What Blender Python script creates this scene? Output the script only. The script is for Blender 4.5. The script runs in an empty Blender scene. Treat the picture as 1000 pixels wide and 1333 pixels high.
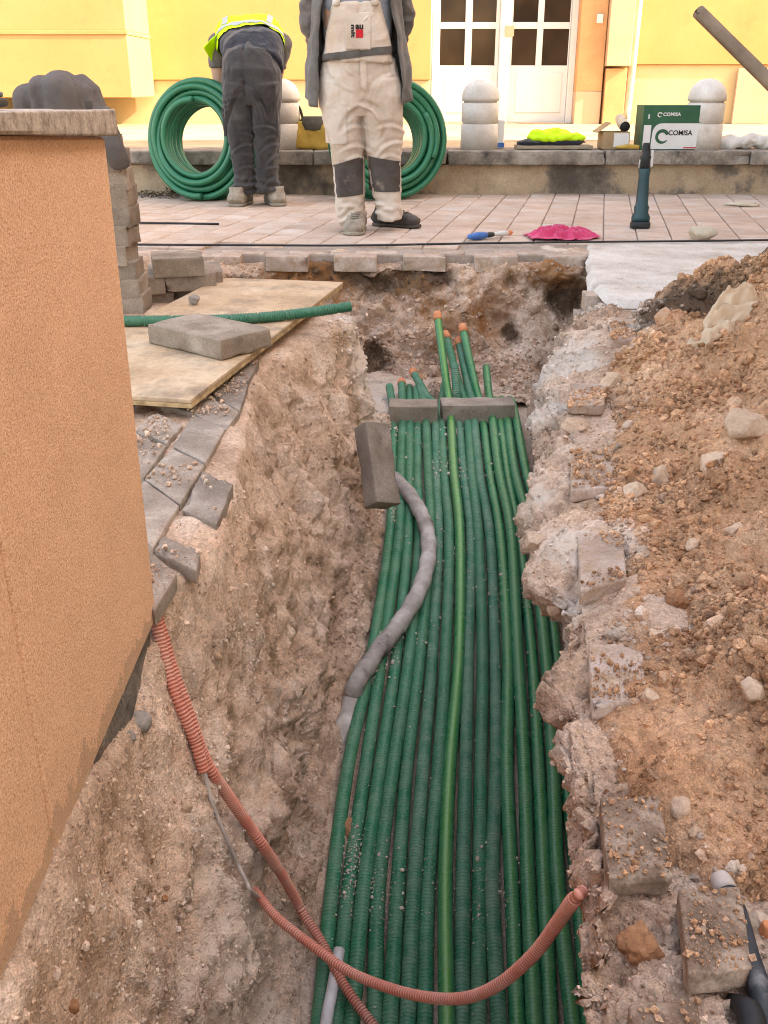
import bpy, bmesh, math, random
import numpy as np
from mathutils import Vector, Matrix, Euler
from mathutils.bvhtree import BVHTree

random.seed(7)
RNG = np.random.default_rng(7)
SC = bpy.context.scene
COL = SC.collection

# ------------------------------------------------------------------ camera, world, sun, exposure
FPX, PITCH, CAMH = 1270.0, math.radians(23.6), 0.78
cam = bpy.data.cameras.new('camera')
camo = bpy.data.objects.new('camera', cam)
COL.objects.link(camo)
camo.location = (0, 0, CAMH)
camo.rotation_euler = (math.pi / 2 - PITCH, 0, 0)
cam.sensor_fit = 'VERTICAL'
cam.sensor_height = 36.0
cam.lens = 36.0 * FPX / 1333.0
cam.clip_start = 0.02
cam.clip_end = 2000
SC.camera = camo

SUN_DIR = Vector((0.85, -0.13, 0.60)).normalized()      # towards the sun
SUN_EL = math.asin(SUN_DIR.z)
SUN_AZ = math.atan2(SUN_DIR.x, SUN_DIR.y)
world = bpy.data.worlds.new('World')
SC.world = world
world.use_nodes = True
wn = world.node_tree
bg = wn.nodes['Background']
skyt = wn.nodes.new('ShaderNodeTexSky')
skyt.sky_type = 'NISHITA'
skyt.sun_disc = False
skyt.sun_elevation = SUN_EL
skyt.sun_rotation = SUN_AZ
skyt.air_density = 1.0
skyt.dust_density = 3.0
skyt.ozone_density = 0.6
wn.links.new(skyt.outputs[0], bg.inputs[0])
bg.inputs[1].default_value = 0.15
sl = bpy.data.lights.new('sun', 'SUN')
sl.energy = 2.9
sl.angle = math.radians(0.5)
sl.color = (1.0, 0.93, 0.80)
suno = bpy.data.objects.new('sun', sl)
COL.objects.link(suno)
suno.rotation_euler = (-SUN_DIR).to_track_quat('-Z', 'Y').to_euler()
suno.location = (6, -3, 14)
SC.view_settings.view_transform = 'Standard'
SC.view_settings.look = 'None'
SC.view_settings.gamma = 1
SC.view_settings.exposure = 2.85
SC.view_settings.use_white_balance = True
SC.view_settings.white_balance_temperature = 9200
SC.view_settings.white_balance_tint = 14
SC.render.engine = 'CYCLES'
SC.cycles.filter_width = 1.05

# ------------------------------------------------------------------ photograph measurements -> world
cP, sP = math.cos(PITCH), math.sin(PITCH)
ORG = np.array([0, 0, CAMH])
def ray(px, py):
    u = (px - 500) / FPX; v = (py - 666.5) / FPX
    return np.array([u, cP - v * sP, -sP - v * cP])
def onz(px, py, z=0.0):
    d = ray(px, py); return ORG + d * (z - CAMH) / d[2]
def ony(px, py, y):
    d = ray(px, py); return ORG + d * y / d[1]
def onx(px, py, x):
    d = ray(px, py); return ORG + d * x / d[0]
def onpipe(px, py):                 # the sloping plane of the pipe axes in the trench
    d = ray(px, py); a, b = CAMH - 2.025, 0.1995
    t = (a - CAMH) / (d[2] - b * d[1])
    p = ORG + d * t
    if p[1] > 3.75:
        p = onz(px, py, a + b * 3.75)
    return p
def pipe_z(D):
    return CAMH - 2.025 + 0.1995 * np.minimum(D, 3.75)

# ------------------------------------------------------------------ numpy noise
def _h(ix, iy, iz, seed):
    n = (ix.astype(np.int64).astype(np.uint32) * np.uint32(374761393) + iy.astype(np.int64).astype(np.uint32) * np.uint32(668265263)
         + iz.astype(np.int64).astype(np.uint32) * np.uint32(2246822519) + np.uint32((seed * 974711) & 0xffffffff))
    n = (n ^ (n >> np.uint32(13))) * np.uint32(1274126177)
    n = (n ^ (n >> np.uint32(15))) * np.uint32(2654435761)
    n = n ^ (n >> np.uint32(16))
    return (n & np.uint32(0xffffff)).astype(np.float64) / 0xffffff
def vnoise(p, seed=0):
    p = np.asarray(p, float); i = np.floor(p); f = p - i; f = f * f * (3 - 2 * f)
    r = 0
    for dx in (0, 1):
        for dy in (0, 1):
            for dz in (0, 1):
                w = (f[..., 0] if dx else 1 - f[..., 0]) * (f[..., 1] if dy else 1 - f[..., 1]) * (f[..., 2] if dz else 1 - f[..., 2])
                r = r + w * _h(i[..., 0] + dx, i[..., 1] + dy, i[..., 2] + dz, seed)
    return r * 2 - 1
def fbm(p, seed=0, octv=4, gain=0.5):
    p = np.asarray(p, float); a, s, r = 1.0, 1.0, 0
    for k in range(octv):
        r = r + a * vnoise(p * s + 17.3 * k, seed + k); a *= gain; s *= 2.03
    return r
def worley(p, seed=0):
    p = np.asarray(p, float); i = np.floor(p)
    best = np.full(p.shape[:-1], 9.0); rid = np.zeros(p.shape[:-1])
    for dx in (-1, 0, 1):
        for dy in (-1, 0, 1):
            for dz in (-1, 0, 1):
                c = [i[..., 0] + dx, i[..., 1] + dy, i[..., 2] + dz]
                q = [c[k] + _h(*c, seed + 11 * k) - p[..., k] for k in range(3)]
                d = q[0] ** 2 + q[1] ** 2 + q[2] ** 2
                m = d < best
                best = np.where(m, d, best); rid = np.where(m, _h(*c, seed + 91), rid)
    return np.sqrt(best), rid

# ------------------------------------------------------------------ mesh helpers
def mesh_np(name, V, F, smooth=True, uv=None, attrs=None):
    V = np.asarray(V, np.float32).reshape(-1, 3); F = np.asarray(F, np.int32)
    me = bpy.data.meshes.new(name)
    me.vertices.add(len(V)); me.vertices.foreach_set('co', V.ravel())
    n, k = F.shape
    me.loops.add(n * k); me.loops.foreach_set('vertex_index', F.ravel())
    me.polygons.add(n); me.polygons.foreach_set('loop_start', np.arange(0, n * k, k, dtype=np.int32))
    me.update(calc_edges=True)
    me.polygons.foreach_set('use_smooth', np.full(n, smooth, dtype=bool))
    if uv is not None:
        l = me.uv_layers.new(name='UVMap')
        l.data.foreach_set('uv', np.asarray(uv, np.float32)[F.ravel()].ravel())
    for kname, a in (attrs or {}).items():
        at = me.attributes.new(kname, 'FLOAT', 'POINT')
        at.data.foreach_set('value', np.asarray(a, np.float32).ravel())
    return me
def grid_faces(n, m, wrap=False):
    i = np.arange(n - 1)[:, None]; mm = m if wrap else m - 1
    j = np.arange(mm)[None, :]; j2 = (j + 1) % m
    return np.stack([i * m + j, i * m + j2, (i + 1) * m + j2, (i + 1) * m + j], -1).reshape(-1, 4)
def verts(me):
    a = np.empty(len(me.vertices) * 3, np.float32); me.vertices.foreach_get('co', a); return a.reshape(-1, 3).astype(float)
def norms(me):
    a = np.empty(len(me.vertices) * 3, np.float32); me.vertices.foreach_get('normal', a); return a.reshape(-1, 3).astype(float)
def setv(me, V):
    me.vertices.foreach_set('co', np.asarray(V, np.float32).ravel()); me.update()
def tag(o, label=None, cat=None, group=None, kind=None):
    if label: o['label'] = label
    if cat: o['category'] = cat
    if group: o['group'] = group
    if kind: o['kind'] = kind
    return o
def link(name, me, mat=None, parent=None, loc=None, rot=None):
    o = bpy.data.objects.new(name, me)
    COL.objects.link(o)
    if mat is not None and hasattr(me, 'materials') and len(me.materials) == 0:
        me.materials.append(mat)
    if parent is not None: o.parent = parent
    if loc is not None: o.location = loc
    if rot is not None: o.rotation_euler = rot
    return o
def thing(name, label, cat, loc=(0, 0, 0), rot=(0, 0, 0), group=None):
    o = bpy.data.objects.new(name, None); COL.objects.link(o)
    o.empty_display_size = 0.1
    o.location = loc; o.rotation_euler = rot
    return tag(o, label, cat, group)
def solo(name, me, mat, label, cat, group=None, kind=None):
    """a thing that is one mesh given in world coordinates: origin goes to the middle of its base"""
    V = verts(me); c = (V.min(0) + V.max(0)) / 2; c[2] = V[:, 2].min()
    setv(me, V - c)
    return tag(link(name, me, mat, None, tuple(c)), label, cat, group, kind)
def struct(name, me, mat, parent=None):
    o = link(name, me, mat, parent)
    if parent is None: o['kind'] = 'structure'
    return o
def catmull(P, step):
    P = np.asarray(P, float); Q = np.vstack([2 * P[0] - P[1], P, 2 * P[-1] - P[-2]]); out = []
    for i in range(1, len(Q) - 2):
        a, b, c, d = Q[i - 1], Q[i], Q[i + 1], Q[i + 2]
        n = max(2, int(np.linalg.norm(c - b) / step))
        t = np.linspace(0, 1, n, endpoint=False)[:, None]
        out.append(.5 * (2 * b + (c - a) * t + (2 * a - 5 * b + 4 * c - d) * t ** 2 + (3 * b - a - 3 * c + d) * t ** 3))
    out.append(P[-1:])
    return np.vstack(out)
def tube_vf(path, r, sides=12, step=0.02, cap=True, smooth_path=True, squash=None):
    P = catmull(path, step) if smooth_path else np.asarray(path, float)
    T = np.gradient(P, axis=0); T /= np.linalg.norm(T, axis=1)[:, None] + 1e-12
    L = np.concatenate([[0], np.cumsum(np.linalg.norm(np.diff(P, axis=0), axis=1))])
    R = r(L) if callable(r) else np.full(len(P), r) if np.isscalar(r) else np.interp(np.linspace(0, 1, len(P)), np.linspace(0, 1, len(r)), r)
    u = np.cross(T[0], [0, 0, 1.0])
    if np.linalg.norm(u) < 1e-3: u = np.array([1.0, 0, 0])
    u /= np.linalg.norm(u)
    U = np.empty_like(P)
    for i in range(len(P)):
        u = u - T[i] * (u @ T[i]); u /= np.linalg.norm(u) + 1e-12; U[i] = u
    W = np.cross(T, U)
    if cap:
        P = np.vstack([P[:1], P, P[-1:]]); U = np.vstack([U[:1], U, U[-1:]]); W = np.vstack([W[:1], W, W[-1:]])
        R = np.concatenate([[R[0] * .02], R, [R[-1] * .02]]); L = np.concatenate([[0], L, L[-1:]])
    a = np.linspace(0, 2 * np.pi, sides, endpoint=False)
    V = P[:, None] + (U[:, None] * np.cos(a)[None, :, None] + W[:, None] * np.sin(a)[None, :, None]) * R[:, None, None]
    uv = np.stack([np.broadcast_to(a / (2 * np.pi), V.shape[:2]), np.broadcast_to(L[:, None], V.shape[:2])], -1)
    return V.reshape(-1, 3), grid_faces(len(P), sides, True), uv.reshape(-1, 2)
def tube(name, path, r, **k):
    V, F, uv = tube_vf(path, r, **k); return mesh_np(name, V, F, True, uv)
def merge(parts):
    Vs, Fs, o = [], [], 0
    for V, F in parts:
        F = np.asarray(F)
        if F.shape[1] == 4: F = np.vstack([F[:, [0, 1, 2]], F[:, [0, 2, 3]]])
        Vs.append(V); Fs.append(F + o); o += len(V)
    return np.vstack(Vs), np.vstack(Fs)
def lathe(name, prof, n=32, smooth=True):
    a = np.linspace(0, 2 * np.pi, n, endpoint=False)
    prof = np.asarray(prof, float)
    V = np.stack([prof[:, None, 0] * np.cos(a), prof[:, None, 0] * np.sin(a), np.broadcast_to(prof[:, None, 1], (len(prof), n))], -1)
    return mesh_np(name, V.reshape(-1, 3), grid_faces(len(prof), n, True), smooth)
def rbox_vf(size, r=.006, n=6, rough=0.0, seed=0, freq=25):
    """box with rounded, slightly chipped edges (welded grid)"""
    h = np.asarray(size, float) / 2; r = min(r, h.min() * .8); P = []
    def gl(hk):
        inner = np.linspace(-(hk - r), hk - r, n - 3) / hk; return np.concatenate([[-1, -1 + .45 * r / hk], inner, [1 - .45 * r / hk, 1]])
    for ax in range(3):
        a, b = np.meshgrid(gl(h[(ax + 1) % 3]), gl(h[(ax + 2) % 3]), indexing='ij'); o = np.ones_like(a)
        if True:
            pass
        for s in (-1, 1):
            if s < 0: a, b = np.meshgrid(gl(h[(ax + 2) % 3]), gl(h[(ax + 1) % 3]), indexing='ij'); o = np.ones_like(a)
            else: a, b = np.meshgrid(gl(h[(ax + 1) % 3]), gl(h[(ax + 2) % 3]), indexing='ij'); o = np.ones_like(a)
            q = [None] * 3; q[ax] = o * s; q[(ax + 1) % 3] = a if s > 0 else b; q[(ax + 2) % 3] = b if s > 0 else a
            P.append(np.stack(q, -1).reshape(-1, 3))
    V = np.vstack(P); F = np.vstack([grid_faces(n + 1, n + 1) + k * (n + 1) ** 2 for k in range(6)])
    _, idx, inv = np.unique(np.round(V * 20000).astype(int), axis=0, return_index=True, return_inverse=True)
    V = V[idx] * h; F = inv.ravel()[F]
    q = np.clip(V, -(h - r), h - r); d = V - q; l = np.linalg.norm(d, axis=1, keepdims=True)
    nrm = d / np.maximum(l, 1e-9); V = q + nrm * np.minimum(l, r)
    if rough > 0:
        k = fbm(V * freq + seed * 7.1, seed, 3)
        edge = np.clip((np.abs(V) > h - 1.6 * r).sum(1) - 1, 0, 1)
        V = V + nrm * (rough * k * .22)[:, None] - nrm * (rough * 2.2 * np.maximum(0, fbm(V * freq * .8 + seed * 3.3, seed + 5, 2) - .15) * edge)[:, None]
    return V, F[:, ::-1] if False else F
def fix_normals(me):
    bm = bmesh.new(); bm.from_mesh(me); bmesh.ops.recalc_face_normals(bm, faces=bm.faces); bm.to_mesh(me); bm.free(); return me
def rbox(name, size, r=.004, n=8, rough=0.0, seed=0, freq=25, center=(0, 0, 0), smooth=True):
    V, F = rbox_vf(size, r, n, rough, seed, freq)
    me = fix_normals(mesh_np(name, V + np.asarray(center), F, smooth))
    return me
def boxes(name, lst, bevel=0.004):
    bm = bmesh.new()
    for (x0, y0, z0, x1, y1, z1) in lst:
        m = Matrix.Translation(((x0 + x1) / 2, (y0 + y1) / 2, (z0 + z1) / 2)) @ Matrix.Diagonal((x1 - x0, y1 - y0, z1 - z0, 1))
        bmesh.ops.create_cube(bm, size=1, matrix=m)
    if bevel: bmesh.ops.bevel(bm, geom=bm.edges[:], offset=bevel, segments=1, affect='EDGES')
    me = bpy.data.meshes.new(name); bm.to_mesh(me); bm.free(); return me
def loft_vf(rings, n=20, side=(1, 0, 0), expo=2.0):
    """closed tube through (cx,cy,cz,rx,ry) rings"""
    R = np.asarray(rings, float); C = R[:, :3]; T = np.gradient(C, axis=0); T /= np.linalg.norm(T, axis=1)[:, None] + 1e-9
    S = np.asarray(side, float)[None] - T * (T @ np.asarray(side, float))[:, None]; S /= np.linalg.norm(S, axis=1)[:, None] + 1e-9
    Q = np.cross(T, S); a = np.linspace(0, 2 * np.pi, n, endpoint=False)
    ca = np.sign(np.cos(a)) * np.abs(np.cos(a)) ** (2 / expo); sa = np.sign(np.sin(a)) * np.abs(np.sin(a)) ** (2 / expo)
    V = C[:, None] + S[:, None] * (R[:, 3][:, None] * ca)[..., None] + Q[:, None] * (R[:, 4][:, None] * sa)[..., None]
    F = grid_faces(len(R), n, True); F = np.vstack([F[:, [0, 1, 2]], F[:, [0, 2, 3]]])
    V = np.vstack([V.reshape(-1, 3), C[:1], C[-1:]]); k = len(R) * n; j = np.arange(n); j2 = (j + 1) % n
    F = np.vstack([F, np.stack([np.full(n, k), j2, j], -1), np.stack([np.full(n, k + 1), (len(R) - 1) * n + j, (len(R) - 1) * n + j2], -1)])
    return V, F
_ico = {}
def ico(sub):
    if sub not in _ico:
        bm = bmesh.new(); bmesh.ops.create_icosphere(bm, subdivisions=sub, radius=1)
        bm.verts.ensure_lookup_table()
        _ico[sub] = (np.array([v.co[:] for v in bm.verts]), np.array([[v.index for v in f.verts] for f in bm.faces])); bm.free()
    return _ico[sub]
def ell_vf(c, r, rot=(0, 0, 0), sub=3):
    V, F = ico(sub); M = np.array(Euler(rot).to_matrix()); return (V * np.asarray(r)) @ M.T + np.asarray(c), F
def blob(name, parts, voxel=.012, smooth=5, wr=None):
    """one continuous surface grown round overlapping pieces"""
    V, F = merge(parts)
    me = fix_normals(mesh_np(name + '_raw', V, F))
    o = bpy.data.objects.new(name + '_raw', me); COL.objects.link(o)
    m = o.modifiers.new('r', 'REMESH'); m.mode = 'VOXEL'; m.voxel_size = voxel
    if smooth:
        s = o.modifiers.new('s', 'SMOOTH'); s.factor = .5; s.iterations = smooth
    dg = bpy.context.evaluated_depsgraph_get(); dg.update()
    out = bpy.data.meshes.new_from_object(o.evaluated_get(dg)); out.name = name
    bpy.data.objects.remove(o); bpy.data.meshes.remove(me)
    if wr is not None:
        W = verts(out); setv(out, W + norms(out) * wr(W)[:, None])
    out.polygons.foreach_set('use_smooth', np.full(len(out.polygons), True, dtype=bool))
    return out
def patch_from(name, me, mask, off=.004):
    V, N = verts(me), norms(me); ok = mask(V, N)
    Fs = [p.vertices[:] for p in me.polygons]
    sel = [f for f in Fs if all(ok[i] for i in f)]
    if not sel: sel = [Fs[0]]
    used = sorted({i for f in sel for i in f}); mp = {i: k for k, i in enumerate(used)}
    m2 = bpy.data.meshes.new(name)
    m2.from_pydata((V[used] + N[used] * off).tolist(), [], [[mp[i] for i in f] for f in sel])
    m2.polygons.foreach_set('use_smooth', np.full(len(m2.polygons), True, dtype=bool)); m2.update()
    return m2
def stone_me(name, r, seed, cuts=7, sub=3, rough=.12):
    V, F = ico(sub); V = V.copy(); rg = np.random.default_rng(seed)
    for _ in range(cuts):
        n = rg.normal(size=3); n /= np.linalg.norm(n); d = rg.uniform(.5, .88); k = V @ n - d
        V = V - n * np.maximum(k, 0)[:, None] * .93
    V = V * (1 + rough * fbm(V * 1.7 + seed, seed, 4) + (rough > .2) * .10 * (1 - 2 * np.abs(fbm(V * 4.5 + seed, seed + 9, 3))))[:, None]
    V = V * np.asarray(r)
    return mesh_np(name, V, F)
def text_vf(s, size, depth=.0015, bold=.0, xscale=1.0, align='LEFT', spacing=1.0):
    c = bpy.data.curves.new('t', 'FONT'); c.body = s; c.size = size; c.extrude = depth; c.offset = bold; c.align_x = align; c.space_character = spacing; c.resolution_u = 3
    o = bpy.data.objects.new('t', c); COL.objects.link(o)
    dg = bpy.context.evaluated_depsgraph_get(); dg.update()
    me = bpy.data.meshes.new_from_object(o.evaluated_get(dg))
    bm = bmesh.new(); bm.from_mesh(me); bmesh.ops.triangulate(bm, faces=bm.faces); bm.to_mesh(me); bm.free()
    V = verts(me); F = np.array([p.vertices[:] for p in me.polygons]); V[:, 0] *= xscale
    bpy.data.objects.remove(o); bpy.data.curves.remove(c); bpy.data.meshes.remove(me)
    return V, F

# ------------------------------------------------------------------ materials
def newmat(name):
    m = bpy.data.materials.new(name); m.use_nodes = True; nt = m.node_tree
    return m, nt, nt.nodes['Principled BSDF']
def N(nt, typ, **k):
    n = nt.nodes.new(typ)
    for a, v in k.items():
        if a.startswith('i_'):
            key = a[2:]; key = int(key) if key.isdigit() else key.replace('_', ' ')
            n.inputs[key].default_value = v
        else: setattr(n, a, v)
    return n
def ramp(nt, src, stops):
    r = N(nt, 'ShaderNodeValToRGB'); e = r.color_ramp.elements
    while len(e) < len(stops): e.new(.5)
    for el, (p, c) in zip(e, stops):
        el.position = p; el.color = (*c, 1) if not np.isscalar(c) else (c, c, c, 1)
    nt.links.new(src, r.inputs[0]); return r.outputs[0]
def mixc(nt, fac, a, b, mode='MIX'):
    m = N(nt, 'ShaderNodeMix', data_type='RGBA', blend_type=mode)
    for sock, v in ((m.inputs[0], fac), (m.inputs[6], a), (m.inputs[7], b)):
        if isinstance(v, bpy.types.NodeSocket): nt.links.new(v, sock)
        elif np.isscalar(v): sock.default_value = v
        else: sock.default_value = (*v, 1)
    return m.outputs[2]
def noise(nt, co, scale, detail=6, rough=.6, dist=0):
    n = N(nt, 'ShaderNodeTexNoise', i_Scale=scale, i_Detail=detail, i_Roughness=rough, i_Distortion=dist); nt.links.new(co, n.inputs['Vector']); return n.outputs['Fac']
def math2(nt, op, a, b=None):
    m = N(nt, 'ShaderNodeMath', operation=op)
    for k, v in enumerate((a, b)):
        if v is None: continue
        if isinstance(v, bpy.types.NodeSocket): nt.links.new(v, m.inputs[k])
        else: m.inputs[k].default_value = v
    return m.outputs[0]
def bump(nt, b, h, strength, dist, prev=None):
    n = N(nt, 'ShaderNodeBump', i_Strength=strength, i_Distance=dist); nt.links.new(h, n.inputs['Height'])
    if prev is not None: nt.links.new(prev, n.inputs['Normal'])
    nt.links.new(n.outputs[0], b.inputs['Normal']); return n.outputs[0]
def coord(nt, rnd=True):
    tc = N(nt, 'ShaderNodeTexCoord')
    if not rnd: return tc.outputs['Object']
    oi = N(nt, 'ShaderNodeObjectInfo'); a = N(nt, 'ShaderNodeVectorMath', operation='ADD'); s = math2(nt, 'MULTIPLY', oi.outputs['Random'], 37.0)
    nt.links.new(tc.outputs['Object'], a.inputs[0]); nt.links.new(s, a.inputs[1]); return a.outputs[0]
def ridged(nt, co, scale):
    n = N(nt, 'ShaderNodeTexNoise', i_Scale=scale, i_Detail=3, i_Roughness=.5, i_Distortion=.6); n.noise_type = 'RIDGED_MULTIFRACTAL'; nt.links.new(co, n.inputs['Vector']); return n.outputs['Fac']
def mk(name, stops, scale=6, detail=7, rough=.85, fine=None, bumps=((60, .3, .004),), spec=.3, vary=0.0, metal=0, sheen=0, dirt=None):
    """noise-mottled surface; stops = [(pos,colour)], fine=(scale,amount), bumps=(scale,strength,distance), dirt=(colour,scale,lo,hi)"""
    m, nt, b = newmat(name); co = coord(nt)
    c = ramp(nt, noise(nt, co, scale, detail), stops)
    if dirt:
        f = ramp(nt, noise(nt, co, dirt[1], 8, .65), [(dirt[2], 0.0), (dirt[3], 1.0)]); c = mixc(nt, f, c, dirt[0])
    if fine:
        g = ramp(nt, noise(nt, co, fine[0], 4, .7), [(.3, 1 - fine[1]), (.7, 1 + fine[1])]); c = mixc(nt, 1.0, c, g, 'MULTIPLY')
    if vary:
        oi = N(nt, 'ShaderNodeObjectInfo'); hs = N(nt, 'ShaderNodeHueSaturation'); nt.links.new(c, hs.inputs['Color'])
        nt.links.new(math2(nt, 'ADD', math2(nt, 'MULTIPLY', oi.outputs['Random'], vary), 1 - vary / 2), hs.inputs['Value']); c = hs.outputs[0]
    nt.links.new(c, b.inputs['Base Color']); b.inputs['Roughness'].default_value = rough; b.inputs['Specular IOR Level'].default_value = spec; b.inputs['Metallic'].default_value = metal
    if sheen: b.inputs['Sheen Weight'].default_value = sheen
    pv = None
    if sheen: pv = bump(nt, b, ridged(nt, co, 5.5), .55, .018, pv)
    for (s, st, d) in bumps: pv = bump(nt, b, noise(nt, co, s, 8, .65), st, d, pv)
    return m

def soil_mat(name, c1, c2, c3, dustc=(.62, .50, .415), darkc=(.12, .072, .046), bs=1.0):
    m, nt, b = newmat(name); co = coord(nt, False)
    base = ramp(nt, noise(nt, co, 5, 8, .62), [(.30, c2), (.5, c1), (.72, c3)])
    vo = N(nt, 'ShaderNodeTexVoronoi', i_Scale=150.0); nt.links.new(co, vo.inputs['Vector'])
    sep = N(nt, 'ShaderNodeSeparateColor'); nt.links.new(vo.outputs['Color'], sep.inputs[0])
    base = mixc(nt, 1.0, base, ramp(nt, sep.outputs[0], [(0, .80), (1, 1.2)]), 'MULTIPLY')
    base = mixc(nt, 1.0, base, ramp(nt, noise(nt, co, 380, 3, .8), [(.3, .68), (.7, 1.28)]), 'MULTIPLY')
    def at(n):
        a = N(nt, 'ShaderNodeAttribute', attribute_name=n); return a.outputs['Fac']
    nz = noise(nt, co, 22, 7, .7)
    def mask(n): return ramp(nt, math2(nt, 'ADD', at(n), math2(nt, 'MULTIPLY', math2(nt, 'SUBTRACT', nz, .5), 1.1)), [(.36, 0.0), (.72, 1.0)])
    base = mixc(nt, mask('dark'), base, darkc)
    base = mixc(nt, mask('rust'), base, (.34, .15, .06))
    base = mixc(nt, math2(nt, 'MULTIPLY', mask('dust'), .9), base, dustc)
    t = N(nt, 'ShaderNodeAttribute', attribute_name='tint')
    base = mixc(nt, 1.0, base, ramp(nt, t.outputs['Fac'], [(0, .48), (.5, 1.0), (1, 1.5)]), 'MULTIPLY')
    nt.links.new(base, b.inputs['Base Color']); b.inputs['Roughness'].default_value = .95; b.inputs['Specular IOR Level'].default_value = .15
    p = bump(nt, b, noise(nt, co, 45, 10, .72), .55 * bs, .02)
    v2 = N(nt, 'ShaderNodeTexVoronoi', i_Scale=260.0); nt.links.new(co, v2.inputs['Vector'])
    p = bump(nt, b, math2(nt, 'SUBTRACT', 1.0, v2.outputs['Distance']), .5 * bs, .004, p)
    bump(nt, b, noise(nt, co, 420, 4, .7), .35 * bs, .002, p)
    return m

M = {}
M['soil'] = soil_mat('trench_soil', (.54, .365, .265), (.32, .20, .13), (.67, .51, .41))
M['heapsoil'] = soil_mat('heap_soil', (.53, .285, .16), (.38, .19, .10), (.60, .37, .235), bs=1.1)
M['stucco'] = None
def stucco():
    m, nt, b = newmat('orange_stucco'); co = coord(nt, False)
    c = ramp(nt, noise(nt, co, 330, 3, .75), [(.28, (.52, .25, .133)), (.5, (.83, .476, .297)), (.70, (.95, .66, .46))])
    c = mixc(nt, 1.0, c, ramp(nt, noise(nt, co, 4, 5), [(.3, .92), (.7, 1.06)]), 'MULTIPLY')
    sx = N(nt, 'ShaderNodeSeparateXYZ'); nt.links.new(co, sx.inputs[0])
    z = math2(nt, 'ADD', sx.outputs['Z'], math2(nt, 'MULTIPLY', math2(nt, 'SUBTRACT', noise(nt, co, 18, 8, .7), .5), .16))
    c = mixc(nt, ramp(nt, z, [(-.08, .5), (-.01, 0.0)]), c, (.38, .25, .16))      # splash-back dirt along the foot of the wall
    nt.links.new(c, b.inputs['Base Color']); b.inputs['Roughness'].default_value = .92; b.inputs['Specular IOR Level'].default_value = .2
    p = bump(nt, b, noise(nt, co, 330, 3, .75), .8, .003); p = bump(nt, b, noise(nt, co, 14, 5), .25, .02, p); bump(nt, b, noise(nt, co, 700, 2, .6), .4, .0012, p)
    return m
M['stucco'] = stucco()
M['capstone'] = mk('cap_stone', [(.3, (.20, .155, .12)), (.5, (.42, .34, .28)), (.7, (.55, .46, .39))], 45, fine=(240, .35), bumps=((70, .5, .004), (300, .4, .002)))
M['foundation'] = mk('rough_foundation', [(.3, (.10, .085, .075)), (.55, (.24, .20, .17)), (.7, (.36, .31, .27))], 14, fine=(180, .3), bumps=((20, .8, .03), (120, .6, .006)))
M['brick'] = mk('paver_concrete', [(.25, (.14, .10, .076)), (.5, (.23, .178, .138)), (.75, (.33, .265, .215))], 9, fine=(190, .25), bumps=((30, .4, .008), (210, .5, .003)), vary=.35, dirt=((.38, .315, .26), 7, .55, .8))
M['paver'] = mk('left_paver', [(.25, (.17, .13, .10)), (.5, (.28, .22, .18)), (.75, (.38, .30, .25))], 9, fine=(190, .25), bumps=((30, .4, .008), (210, .5, .003)), vary=.3, dirt=((.42, .35, .29), 9, .50, .72))
M['duspaver'] = mk('dusty_paver', [(.25, (.30, .21, .16)), (.5, (.42, .31, .25)), (.75, (.54, .44, .38))], 12, fine=(190, .25), bumps=((30, .5, .01), (210, .5, .003)), vary=.2, dirt=((.36, .24, .16), 20, .5, .62))
M['brownpaver'] = mk('brown_paver', [(.25, (.12, .072, .046)), (.5, (.21, .14, .10)), (.75, (.33, .24, .18))], 22, fine=(190, .3), bumps=((40, .4, .006), (210, .5, .003)), dirt=((.46, .35, .27), 16, .46, .66))
M['plywood'] = mk('worn_plywood', [(.3, (.36, .23, .135)), (.5, (.49, .335, .215)), (.72, (.58, .44, .31))], 4.5, detail=10, fine=(60, .16), rough=.75, bumps=((25, .2, .003), (160, .25, .001)), dirt=((.24, .175, .125), 7, .5, .72))
M['plyedge'] = mk('plywood_edge', [(.3, (.20, .13, .07)), (.5, (.45, .31, .17)), (.7, (.60, .44, .26))], 30, bumps=((120, .4, .002),))
M['tile'] = mk('pink_tile', [(.25, (.38, .255, .185)), (.5, (.47, .335, .26)), (.75, (.54, .42, .35))], 4, fine=(60, .12), bumps=((90, .25, .002),), vary=.16, dirt=((.52, .46, .42), 3, .50, .75))
M['joint'] = mk('sandy_joint', [(.3, (.27, .20, .16)), (.7, (.40, .32, .27))], 12, fine=(80, .2), bumps=((120, .4, .003),))
M['lime'] = mk('lime_dust_layer', [(.28, (.36, .295, .245)), (.45, (.50, .435, .38)), (.6, (.58, .52, .465)), (.75, (.64, .585, .53))], 5, detail=10, fine=(90, .2), bumps=((14, .2, .01), (60, .3, .004), (160, .3, .002)), dirt=((.33, .25, .19), 9, .60, .74))
M['lowwall'] = mk('stained_render', [(.38, (.085, .068, .055)), (.47, (.17, .135, .105)), (.53, (.36, .26, .175)), (.7, (.46, .345, .235))], 2.4, detail=9, fine=(70, .18), bumps=((18, .4, .012), (120, .3, .003)))
M['lowcap'] = mk('weathered_cap', [(.3, (.10, .085, .07)), (.5, (.24, .20, .165)), (.72, (.38, .33, .28))], 7, detail=9, fine=(90, .25), bumps=((30, .5, .008), (160, .4, .003)), dirt=((.05, .042, .035), 4, .55, .7))
M['terrace'] = mk('sandy_terrace', [(.3, (.24, .17, .11)), (.5, (.34, .255, .17)), (.7, (.42, .33, .225))], 1.5, fine=(30, .15), bumps=((40, .3, .01),))
M['ground'] = mk('dusty_ground', [(.3, (.24, .18, .13)), (.7, (.36, .28, .21))], 2, fine=(40, .2), bumps=((40, .4, .01),))
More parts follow.
